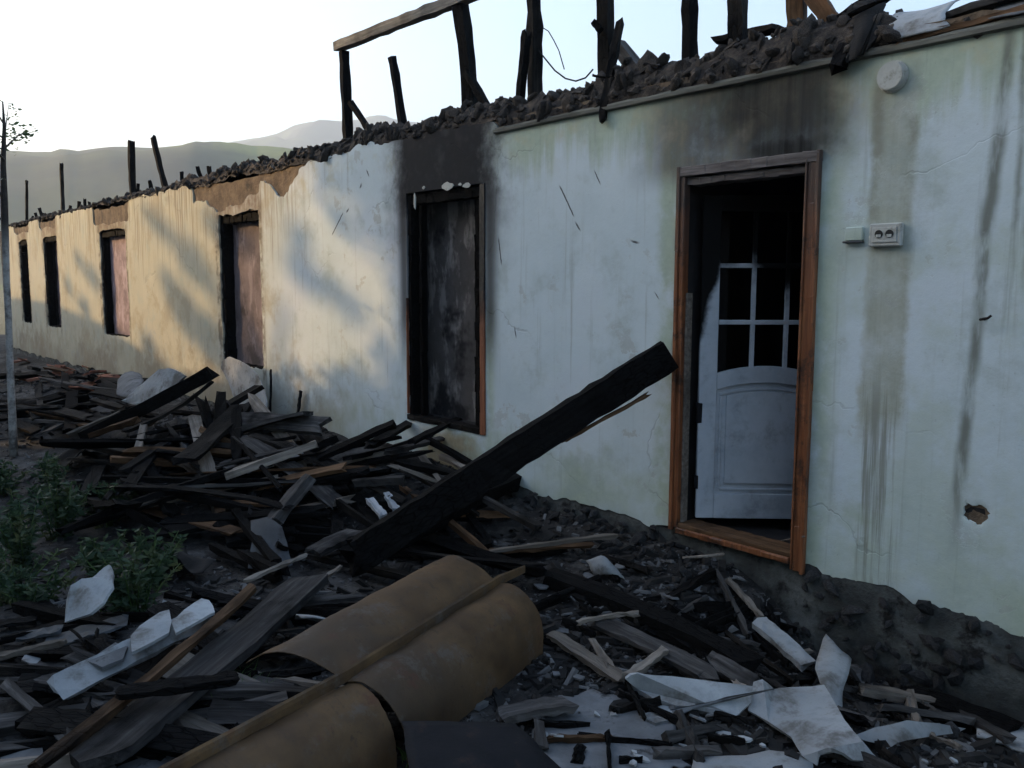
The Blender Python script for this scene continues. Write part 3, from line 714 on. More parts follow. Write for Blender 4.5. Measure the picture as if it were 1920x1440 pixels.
# the door leaf, swung into the room, its top burnt away
DO = empty('door'); DO.parent = B
DO.location = (dx0+.085, .075, 0.03); DO.rotation_euler = (0, 0, RAD(47))
def dpart(nm, x0, x1, z0, z1, y0=0.0, y1=.04, seg=4): return obj(nm, boxm(nm, x0, x1, y0, y1, z0, z1, .0008, .003, seg), 'door', DO)
LW = .78
dpart('stile', 0, .105, .02, 1.93, seg=10); dpart('stile', LW-.105, LW, .02, 1.93, seg=10)
dpart('rail', .106, LW-.106, 1.84, 1.93)
dpart('rail', .106, LW-.106, .02, .17)
def arch(x): return 0.045*(1-((x-LW/2)/(LW/2-.1))**2)
def archrail(nm, zlo, zhi, y0, y1, x0, x1, flatlo=False):
    n = 14; v = []; f = []
    for i in range(n+1):
        x = x0+(x1-x0)*i/n
        for (y, z) in [(y0, zlo+(0 if flatlo else arch(x))), (y1, zlo+(0 if flatlo else arch(x))), (y1, zhi+arch(x)), (y0, zhi+arch(x))]: v.append((x, y, z))
    for i in range(n):
        for k in range(4): a = i*4+k; b = i*4+(k+1) % 4; f.append((a, b, b+4, a+4))
    f += [(3, 2, 1, 0), tuple(n*4+k for k in range(4))]
    return obj(nm, mesh(nm, v, f), 'door', DO)
archrail('rail', .80, .895, 0.0, .04, .106, LW-.106)
archrail('panel', .171, .799, .018, .034, .107, LW-.107, True)
archrail('raised_panel', .235, .745, .004, .0175, .165, LW-.165, True)
archrail('panel_moulding', .758, .772, .008, .0175, .125, LW-.125)
dpart('panel_moulding', .125, .14, .20, .757, .008, .0175); dpart('panel_moulding', .141, LW-.141, .19, .205, .008, .0175); dpart('panel_moulding', LW-.14, LW-.125, .20, .757, .008, .0175)
for gx in (.106+.20, .106+.395):
    dpart('glazing_bar', gx-.013, gx+.013, .93, 1.838, .008, .034, 8)
dpart('glazing_bar', .106, LW-.106, 1.185, 1.212, .0079, .0339, 6)
dpart('glazing_bar', .106, LW-.106, 1.515, 1.542, .0079, .0339, 6)

obj('lock_plate', boxm('lock_plate', -.010, .022, -.006, .046, .60, .72, .002, .003), 'darkmetal', DO)
obj('hinge', boxm('hinge', -.012, .010, -.005, .045, .20, .28, .001, .002), 'darkmetal', DO)

def window(i, mat, frame, dep, nm='window'):
    a, b, c, d = OPEN[i]; w = empty(nm); w.parent = B
    n = 12; m = 18; v = []; f = []
    for j in range(m+1):
        for k in range(n+1):
            x = a+.002+(b-a-.004)*k/n; z = c+(d-c)*j/m; v.append((x, dep+.018*mnoise.noise((x*5, z*4, i))+.01*random.random(), z))
    for j in range(m):
        for k in range(n): q = j*(n+1)+k; f.append((q, q+1, q+n+2, q+n+1))
    obj('infill', mesh('infill', v, f, True), mat, w)
    if frame:
        obj('jamb', boxm('jamb', a+.003, a+.045, .0, .11, c+.01, d-.005, .006, .003, 10), 'char', w)
        obj('trim_strip', boxm('trim_strip', a-.012, a+.002, -.022, .0, c+.02, c+1.0, .002, .002, 6), 'frame_burnt', w)
        obj('jamb', boxm('jamb', b-.062, b-.003, -.022, .11, c-.03, d-.005, .003, .003, 10), 'frame_burnt', w)
        obj('lintel', boxm('lintel', a+.046, b-.076, .01, .11, d-.09, d-.01, .008, .003, 8), 'char', w)
        obj('sill', boxm('sill', a-.01, b-.076, -.02, .10, c-.028, c+.012, .006, .004, 8), 'halfchar', w)
        # glazing remains: charred upright laths
        obj('charred_lath', boxm('charred_lath', a+.12, a+.155, .03, .08, c+.02, d-.1, .007, .002, 12), 'char', w)
        obj('charred_lath', boxm('charred_lath', b-.18, b-.13, .03, .08, c+.02, d-.1, .008, .002, 12), 'char', w)
    else:
        obj('lintel', boxm('lintel', a+.004, b-.004, .02, .16, d-.10, d-.02, .012, .004, 8), 'char', w)
        obj('jamb', boxm('jamb', a+.004, a+.06, .02, .14, c+.012, d-.101, .012, .004, 10), 'char', w)
        obj('sill', boxm('sill', a+.005, b-.005, .01, .3, c-.02, c+.01, .010, .004, 8), 'halfchar', w)
    return w
window(0, 'infill_black', True, .19); window(2, 'infill_purple', False, .13); window(3, 'infill_pink', False, .12); window(4, 'infill_pink', False, .2); window(5, 'infill_purple', False, .2)
# scraps of white plaster left on the sooty lintel of the near window
for (px, py, sx, sz) in [(845, 350, .075, .035), (880, 348, .05, .02), (783, 378, .012, .07), (868, 346, .02, .012), (800, 352, .02, .012)]:
    p = W(px, py); pts = []
    for k in range(11):
        q = 2*math.pi*k/11; rr = random.uniform(.75, 1.1); pts.append(Vector((p.x+math.cos(q)*sx*rr, -.030, p.z+math.sin(q)*sz*rr)))
    slab('plaster_flake', pts, 'plastic', .006, 0, .002, B)

# ---- what still stands on the roof
ROOF = []
def rpost(nm, x1, y1, x2, y2, Y, w, t, mat, ground_z=2.60, **k):
    """upright between two image points on the plane Y of the roof, foot sunk into the clay"""
    a, b = W(x1, y1, Y), W(x2, y2, Y)
    if b.z > a.z: a, b = b, a
    if ground_z and b.z > ground_z:
        d = (a-b).normalized(); b = b-d*((b.z-ground_z)/max(.2, d.z))
    return plank(nm, b, a, w, t, mat, k.pop('roll', random.uniform(-.3, .3)), parent=B, **k)
rpost('post', 645, 95, 652, 250, .45, .085, .08, 'char', broken=(0, .1))
rpost('post', 734, 98, 756, 235, .45, .06, .06, 'char', broken=(0, 1.4))
rpost('post', 860, -10, 880, 220, .45, .105, .10, 'char', broken=(0, 0), rough=.006)
rpost('brace', 655, 190, 690, 240, .42, .05, .045, 'char')
rpost('brace', 872, 130, 912, 195, .42, .06, .05, 'char')
rpost('post', 998, -40, 1000, 210, .35, .085, .085, 'halfchar', rough=.007)
rpost('brace', 988, 50, 970, 225, .25, .055, .05, 'char')
rpost('post', 1133, -40, 1138, 165, .35, .085, .085, 'halfchar', rough=.006)
rpost('brace', 1150, 75, 1195, 135, .38, .09, .08, 'greywood')
rpost('post', 1292, -40, 1290, 110, .9, .075, .08, 'char', rough=.006)
rpost('post', 1382, -40, 1380, 120, .25, .085, .085, 'halfchar', rough=.005)
rpost('post', 1492, -40, 1490, 60, .4, .10, .09, 'brownwood')
rpost('brace', 1515, -20, 1560, 40, .4, .10, .09, 'brownwood')
rpost('post', 246, 262, 250, 345, .6, .10, .09, 'char', broken=(0, .3))
rpost('post', 286, 252, 310, 345, .6, .07, .065, 'char', broken=(0, 1.6))
rpost('post', 115, 304, 118, 380, .9, .07, .07, 'halfchar', broken=(0, 1.2))
rpost('post', 50, 335, 50, 385, .9, .06, .06, 'halfchar')
a, b = W(632, 88, .43), W(905, -18, .43)
plank('ridge_beam', a, b, .10, .085, 'ashwood', 0.05, parent=B, broken=(.3, .3), rough=.006, seg=16, bend=0)
# short charred stubs along the far wall top
for i in range(16):
    x = random.uniform(-21, -8.5); z = wall_top(x)+.02; h = random.uniform(.08, .28)
    plank('stub', Vector((x, .2, z-.05)), Vector((x+random.uniform(-.1, .1), .2+random.uniform(-.1, .1), z+h)), .045, .04, 'char', parent=B, seg=4)

# ---- loose things on the roof edge
def loose(nm, p1, p2, w, t, mat, label, cat, roll=0, group=None, **k): return plank(nm, p1, p2, w, t, mat, roll, label, cat, group, **k)
loose('charred_stick', W(1128, 232, -.06), W(1164, 34, .22), .045, .035, 'halfchar', 'thin charred stick hanging over the eave, crossing a roof post', 'stick')
loose('charred_stick', W(1112, 40, .25), W(1126, 58, .27), .05, .04, 'char', 'short charred stub jutting left from a roof post by the crossing stick', 'stick', seg=4)
loose('charred_stick', W(1568, 136, -.07), W(1612, 20, .15), .065, .05, 'char', 'short burnt rafter end dangling over the eave right of the doorway', 'rafter')
loose('roof_board', W(1340, 78, .5), W(1465, 50, .5), .12, .03, 'halfchar', 'flat dark board lying on the roof clay between two posts', 'board')
loose('roof_board', W(1680, 82, .02), W(1960, 8, .02), .07, .03, 'brownwood', 'rusty brown board along the eave at the upper right corner', 'board')
loose('roof_board', W(1730, 52, .12), W(1970, -22, .12), .11, .03, 'greywood', 'grey board above the rusty one at the upper right corner', 'board')
loose('roof_board', W(1560, 60, .35), W(1680, -30, .35), .16, .04, 'char', 'black charred board leaning above the tattered cloth on the roof', 'board')
t_ = loft('roofing_scrap', [[W(1652, 78, -.01), W(1710, 68, -.03), W(1780, 50, -.01)], [W(1660, 48, .06), W(1712, 42, .03), W(1772, 26, .06)], [W(1680, 26, .14), W(1735, 20, .12), W(1800, 0, .14)]], 'asbestos', .006, 4, 4, True, .006)
tag(t_, 'pale crumpled roofing scrap on the wall top at the upper right', 'scrap')
t_ = loft('tattered_cloth', [[W(1600, 5, .16), W(1625, 0, .12), W(1660, -8, .16)], [W(1596, 50, .05), W(1620, 48, -.01), W(1652, 40, .06)], [W(1590, 92, -.03), W(1608, 88, -.06), W(1640, 78, -.02)], [W(1586, 118, -.06), W(1600, 112, -.07), W(1612, 100, -.06)]], 'cloth', .005, 5, 5, True, .012)
tag(t_, 'black tattered cloth hanging over the eave right of the doorway', 'cloth')
t_ = loft('roofing_scrap', [[W(1850, 34, -.02), W(1900, 26, -.04), W(1970, 8, -.02)], [W(1870, 8, .15), W(1905, 2, .12), W(1960, -12, .15)]], 'dustysheet', .006, 4, 4, True, .006)
tag(t_, 'pale bent roofing scrap at the far upper right corner', 'scrap')
# drooping wires
def wire(pts, Y, rad, label):
    P = [W(px, py, Y) for px, py in pts]; o = obj('wire', tube_mesh('wire', P, rad, 5), 'cloth'); tag(o, label, 'wire')
wire([(1010, 95), (1022, 110), (1040, 132), (1060, 147), (1080, 152), (1098, 146), (1112, 130)], .33, .006, 'thin wire sagging in an arc between two roof posts')
wire([(1008, 62), (1018, 52), (1028, 58), (1038, 75), (1048, 95), (1058, 130)], .34, .004, 'thin loose wire curling beside the thickest roof post')

# ---- fittings on the wall
def disc():
    p = W(1678, 145); o = empty('round_cover', (p.x, -.03, p.z)); tag(o, 'round white junction cover on the wall high right of the doorway', 'junction cover')
    for nm, r0, y0, y1 in (('cap', .066, -.022, .004), ('rim', .074, 0.0, .016)):
        bm = bmesh.new(); bmesh.ops.create_cone(bm, cap_ends=True, segments=32, radius1=r0, radius2=r0*.96, depth=abs(y1-y0))
        bmesh.ops.rotate(bm, verts=bm.verts, cent=(0, 0, 0), matrix=Matrix.Rotation(RAD(90), 3, 'X')); bmesh.ops.translate(bm, verts=bm.verts, vec=(0, (y0+y1)/2, 0))
        bmesh.ops.bevel(bm, geom=[e for e in bm.edges if e.calc_face_angle(0) > .8], offset=.004, segments=2, affect='EDGES')
        me = bpy.data.meshes.new(nm); bm.to_mesh(me); bm.free(); obj(nm, me, 'plastic', o)
disc()
def socket():
    p = W(1668, 441); o = empty('wall_socket', (p.x, -.018, p.z)); tag(o, 'white double wall socket right of the doorway on the stained band', 'socket')
    obj('plate', boxm('plate', -.078, .078, -.030, .002, -.055, .055, 0, .006), 'plastic', o)
    obj('face', boxm('face', -.060, .060, -.036, -.031, -.036, .036, 0, .003), 'plastic', o)
    for sx in (-.026, .026):
        bm = bmesh.new(); bmesh.ops.create_cone(bm, cap_ends=True, segments=20, radius1=.019, radius2=.019, depth=.004); bmesh.ops.rotate(bm, verts=bm.verts, cent=(0, 0, 0), matrix=Matrix.Rotation(RAD(90), 3, 'X'))
        bmesh.ops.translate(bm, verts=bm.verts, vec=(sx, -.038, .004)); me = bpy.data.meshes.new('outlet'); bm.to_mesh(me); bm.free(); q = obj('outlet', me, 'blackplastic', o)
        obj('pin_cover', boxm('pin_cover', sx-.012, sx+.012, -.0425, -.0395, -.012, .002, 0, .001), 'plastic', q)
socket()
p = W(1608, 440); o = empty('cable_bracket', (p.x, -.014, p.z)); tag(o, 'small pale painted cable box beside the double socket', 'cable box')
obj('box', boxm('box', -.048, .042, -.02, .003, -.03, .036, .001, .004), 'plaster', o); obj('ledge', boxm('ledge', -.055, .045, -.03, .002, -.042, -.031, .001, .003), 'greymetal', o)
p = W(1848, 598); o = empty('bent_hook', (p.x, -.012, p.z)); tag(o, 'small bent dark hook in the wall at the right edge', 'hook')
obj('shank', tube_mesh('shank', [(-.03, .0, -.008), (-.01, -.02, -.004), (.012, -.028, .0), (.025, -.026, .012)], .006, 6), 'darkmetal', o); obj('head', lump_mesh('head', 3), 'darkmetal', o).scale = (.013, .010, .010)
o.children[1].location = (.022, -.026, .006)
p = W(1830, 962); s = lump_mesh('hole_core', 8, 2); o = obj('hole_fill', s, 'sootwall'); o.location = (p.x-.006, .022, p.z); o.scale = (.070, .022, .050); tag(o, 'dark lump filling the small hole low in the right wall', 'hole filling')  # dark lump set in the hole to blacken its inside

# ------------------------------------------------------------------ unseen house, shed and trees added to shade the yard and wall
def shade_house():
    h = empty('shade_house', (0, 0, 0)); tag(h, 'plain two-storey house added unseen behind the viewer to shade the yard', 'house')
    x0, x1, y0, y1, zt = -20.2, 4.0, -17.0, -9.5, 7.3  # added out of view, sized to keep the sun off yard and wall
    obj('wall', boxm('wall', x0, x1, y0, y1, -.5, zt), 'housewall', h)
    v = [(x0-.5, y0-.5, zt), (x1+.5, y0-.5, zt), (x1+.5, y1+.5, zt), (x0-.5, y1+.5, zt), (x0-.5, (y0+y1)/2, zt+2.2), (x1+.5, (y0+y1)/2, zt+2.2)]
    obj('roof', mesh('roof', v, [(0, 1, 5, 4), (2, 3, 4, 5), (3, 0, 4), (1, 2, 5), (3, 2, 1, 0)]), 'roofing', h)
    for i in range(7):
        for z in (.7, 4.2):
            w = obj('window', boxm('window', x0+1.2+i*3.1, x0+2.3+i*3.1, y1-.05, y1+.03, z, z+1.4), 'whitewood', h); obj('pane', boxm('pane', x0+1.28+i*3.1, x0+2.22+i*3.1, y1+.031, y1+.036, z+.08, z+1.32), 'darkmetal', w)
shade_house()
def unseen_shed():
    h = empty('shade_shed', (0, 0, 0)); tag(h, 'long low shed added out of view at the left to shade the wall foot', 'shed')
    pr = [(-40, 3.9), (-27, 3.75), (-23.5, 3.45), (-20.5, 2.95), (-17.6, 2.95)]  # added shed, roofline shaped for the shadow edge it casts on the wall
    for (xa, za), (xb, zb) in zip(pr, pr[1:]):
        v = [(xa, -6.0, -.5), (xb, -6.0, -.5), (xb, -7.2, -.5), (xa, -7.2, -.5), (xa, -6.0, za), (xb, -6.0, zb), (xb, -7.2, zb+.05), (xa, -7.2, za+.05)]
        obj('bay', mesh('bay', v, [(0, 1, 5, 4), (1, 2, 6, 5), (2, 3, 7, 6), (3, 0, 4, 7)]), 'housewall', h)
        obj('roof', mesh('roof', [(xa, -5.85, za+.01), (xb, -5.85, zb+.01), (xb, -7.4, zb+.07), (xa, -7.4, za+.07), (xa, -5.85, za+.08), (xb, -5.85, zb+.08), (xb, -7.4, zb+.14), (xa, -7.4, za+.14)], [(0, 1, 5, 4), (1, 2, 6, 5), (2, 3, 7, 6), (3, 0, 4, 7), (4, 5, 6, 7), (3, 2, 1, 0)]), 'roofing', h)
unseen_shed()
def leaves_mesh(name, blobs, count, size, seed, flat=0.5):
    r = random.Random(seed); v = []; f = []
    tot = sum(b[3]*b[4] for b in blobs)
    for (cx, cy, cz, R, dens) in blobs:
        for _ in range(int(count*R*dens/tot)):
            d = Vector((r.gauss(0, 1), r.gauss(0, 1), r.gauss(0, 1))).normalized()*R*r.random()**.45
            if mnoise.noise(Vector((cx+d.x, cy+d.y, cz+d.z))*(1.1/max(.25, R*.35))) < -.12: continue
            p = Vector((cx, cy, cz))+d; a = Vector((r.gauss(0, 1), r.gauss(0, 1), r.gauss(0, 1)*flat)).normalized(); b = a.orthogonal().normalized(); b.rotate(Matrix.Rotation(r.random()*6, 3, a))
            s = size*r.uniform(.6, 1.3); i = len(v); v += [p-a*s, p+b*s*.42, p+a*s, p-b*s*.42]; f.append((i, i+1, i+2, i+3))
    return mesh(name, v, f)
def tree(label, x, y, hgt, trunk_r, blobs, count, size, seed, nm='tree', mat='leaf', barkm='bark', group=None):
    t = empty(nm, (x, y, H(x, y) if x > -30 else -.3)); tag(t, label, 'tree', group); r = random.Random(seed)
    pts = [(0, 0, -.2)]+[(r.uniform(-.12, .12)*k, r.uniform(-.12, .12)*k, hgt*k/5) for k in range(1, 6)]
    tr = obj('trunk', tube_mesh('trunk', pts, [trunk_r*(1-.13*i) for i in range(6)], 9), barkm, t)
    for b in blobs[:8]:
        k = min(4, max(1, int(5*(b[2]-b[3]*.6)/hgt))); s = Vector(pts[k]); e = Vector(b[:3]); mid = (s+e)/2+Vector((0, 0, .1*(e-s).length))
        obj('limb', tube_mesh('limb', [s, mid, e], [trunk_r*.45, trunk_r*.3, trunk_r*.12], 6), barkm, t)
    obj('crown', leaves_mesh('crown', blobs, count, size, seed), mat, t)
    return t
def crown(seed, c, R, n, rr):
    r = random.Random(seed); out = []
    for _ in range(n):
        d = Vector((r.gauss(0, 1), r.gauss(0, 1), r.gauss(0, .8))).normalized()*r.uniform(.3, 1)
        out.append((c[0]+d.x*R[0], c[1]+d.y*R[1], c[2]+d.z*R[2], rr*r.uniform(.7, 1.2), 1))
    return out
# the big one keeps the sun off the upper wall, the low added one off its foot, the loose one breaks the light up
tree('big dense tree across the yard between shed and house, out of view', -18.3, -8.4, 7.0, .28, [(q[0], q[1], q[2]+max(0, -.33*q[0]), q[3], q[4]) for q in crown(1, (0.5, 0, 7.0), (2.0, .8, 1.2), 24, .75)], 9000, .15, 21)
tree('low round bushy tree added out of view at the shed end for its shade', -15.9, -6.3, 3.2, .14, crown(5, (0, 0, 3.0), (1.35, .8, .8), 16, .62), 6000, .12, 23)
def loose_clumps():
    out = []; T0 = 11.6/.55
    for (px, py, n, rr) in [(375, 500, 4, .26), (360, 590, 4, .32), (395, 640, 3, .28), (300, 420, 4, .16), (330, 540, 3, .15), (160, 500, 4, .2), (290, 660, 3, .18), (560, 500, 3, .16), (640, 560, 3, .18), (560, 440, 2, .12), (420, 430, 3, .14), (150, 560, 3, .15)]:
        p = W(px, py)
        for k in range(n):
            u = (k-(n-1)/2)*.36; x = p.x+u; z = p.z-.36*u
            out.append((x-.80*T0+26.2, random.uniform(-.2, .2), z+.26*T0+.3, rr*random.uniform(.8, 1.2), 1))
    return out
tree('loose tree with open clumps across the yard behind the shed, out of view', -26.2, -11.6, 7.2, .16, loose_clumps(), 3600, .10, 22)

# ------------------------------------------------------------------ wreckage in the yard
rp = random.Random(77)
# --- the big leaning beam
b1, b2 = G(660, 1048, -.02), W(1254, 664, -.085)
bm_ = loose('leaning_timber', b1, b2, .105, .175, 'char', 'long black charred beam leaning against the left door jamb', 'beam', roll=-.12, broken=(.5, .15), rough=.007, seg=26, bend=0.002)
sp = obj('splinter', plank_mesh('splinter', .62, .035, .018, .003, 10, 0, (1, 1.5)), 'brownwood', bm_)
sp.parent = bm_; sp.location = ((b2-b1).length*.5-.52, -.01, -.112); sp.rotation_euler = (0, RAD(4), 0)
loose('charred_timber', G(640, 1062, -.10), G(1010, 880, .02), .13, .12, 'char', 'second black beam lying under the lower half of the leaning beam', 'beam', roll=.3, rough=.008, seg=16)
loose('charred_plank', T(655, 1030, .05), T(930, 1015, .06), .16, .05, 'char', 'wide black plank on the ground below the leaning beam', 'plank', roll=.1)

# --- brown curled sheet with standing seam
RS = empty('brown_roofing_sheet', T(720, 1300)); tag(RS, 'big curled brown sheet with a raised seam in the foreground', 'metal sheet')
inv = Matrix.Translation(-RS.location)
SA, SB, SN = G(648, 1270, .0), G(935, 1090, .0), G(235, 1490, -.03)
def barrel(nm, P, Q, prof, prof2, cut0=0.0, cut1=0.0):
    """a half-pipe of thin sheet: straight rulings from P to Q, profile (sideways, up) at each end, ends cut square or askew"""
    d = (Q-P).normalized(); n = d.cross(Vector((0, 0, 1))).normalized(); rows = []
    for k, ((h0, z0), (h1, z1)) in enumerate(zip(prof, prof2)):
        u = k/(len(prof)-1); p0 = P+n*h0+Vector((0, 0, z0))+d*cut0*u; p1 = Q+n*h1+Vector((0, 0, z1))+d*cut1*u
        rows.append([p0.lerp(p1, t) for t in (0, .2, .4, .6, .8, 1)])
    o = loft(nm, rows, 'rust', .0035, 6, 6, True, 0.0015); o.parent = RS; o.matrix_parent_inverse = inv
    o.data.set_sharp_from_angle(angle=RAD(40)); return o
RP = [(.008, -.012), (.07, -.006), (.13, -.025), (.185, -.065), (.225, -.125), (.245, -.20), (.245, -.29)]
barrel('panel', SA, SB, [(-.008, -.01), (-.08, .03), (-.17, .06), (-.26, .068), (-.34, .05), (-.40, .01)], [(-.008, -.01), (-.07, .04), (-.14, .08), (-.21, .10), (-.27, .10), (-.32, .075)], -.10, -.02)
barrel('panel', SA, SB, RP, [(h*1.05, z*1.05) for h, z in RP], .04, -.03)
barrel('panel', SN, SA+(SB-SA).normalized()*.02+Vector((0, 0, -.012)), [(h*1.15, z) for h, z in RP], [(h*.97, z) for h, z in RP], .05, .0)
barrel('panel', SN, SA-(SB-SA).normalized()*.03+Vector((0, 0, -.025)), [(-.008, -.01), (-.05, -.02), (-.09, -.06), (-.12, -.14)], [(-.008, -.01), (-.05, -.02), (-.09, -.06), (-.115, -.13)], 0, -.02)
up_ = Vector((0, 0, .012)); sd_ = (SB-SA).normalized()
o = obj('seam', plank_mesh('seam', 1, 1, 1, 0, 2), 'rust', RS); o.data.clear_geometry()
sp_ = [SN+up_, SN.lerp(SA, .35)+up_, SN.lerp(SA, .7)+up_*1.1, SA+up_*1.2, SA.lerp(SB, .35)+up_*1.3, SA.lerp(SB, .7)+up_*1.2, SB+up_*1.1, SB+sd_*.28+Vector((0, 0, -.01))]
sv_ = []; sf_ = []; nn = sd_.cross(Vector((0, 0, 1)))
for i, p in enumerate(sp_):
    k = 1.0 if i < 7 else .5; w_ = .008*k*random.uniform(.85, 1.15)
    for (hh, zz) in ((-w_, -.03), (-w_*.8, .012*k), (-w_*.2, .018*k), (w_*.9, .012*k), (w_*1.2, -.004), (w_, -.03)): sv_.append(p+nn*hh+Vector((0, 0, zz)))
for i in range(len(sp_)-1):
    for k in range(6): q = i*6+k; q2 = i*6+(k+1) % 6; sf_.append((q, q2, q2+6, q+6))
sf_ += [tuple(range(5, -1, -1)), tuple((len(sp_)-1)*6+k for k in range(6))]
o.data.from_pydata([tuple(p) for p in sv_], [], sf_); o.data.update(); o.matrix_parent_inverse = inv
o = loft('dark_sheet', [[G(755, 1352, -.10), G(860, 1352, -.12), G(965, 1356, -.14)], [G(765, 1420, -.10), G(890, 1415, -.11), G(1020, 1408, -.15)], [G(780, 1510, -.14), G(930, 1500, -.16), G(1090, 1480, -.2)]], 'darkmetal', .006, 4, 4, True, .004)
tag(o, 'dark blue-black flat sheet at the bottom edge beside the brown sheet', 'metal sheet')

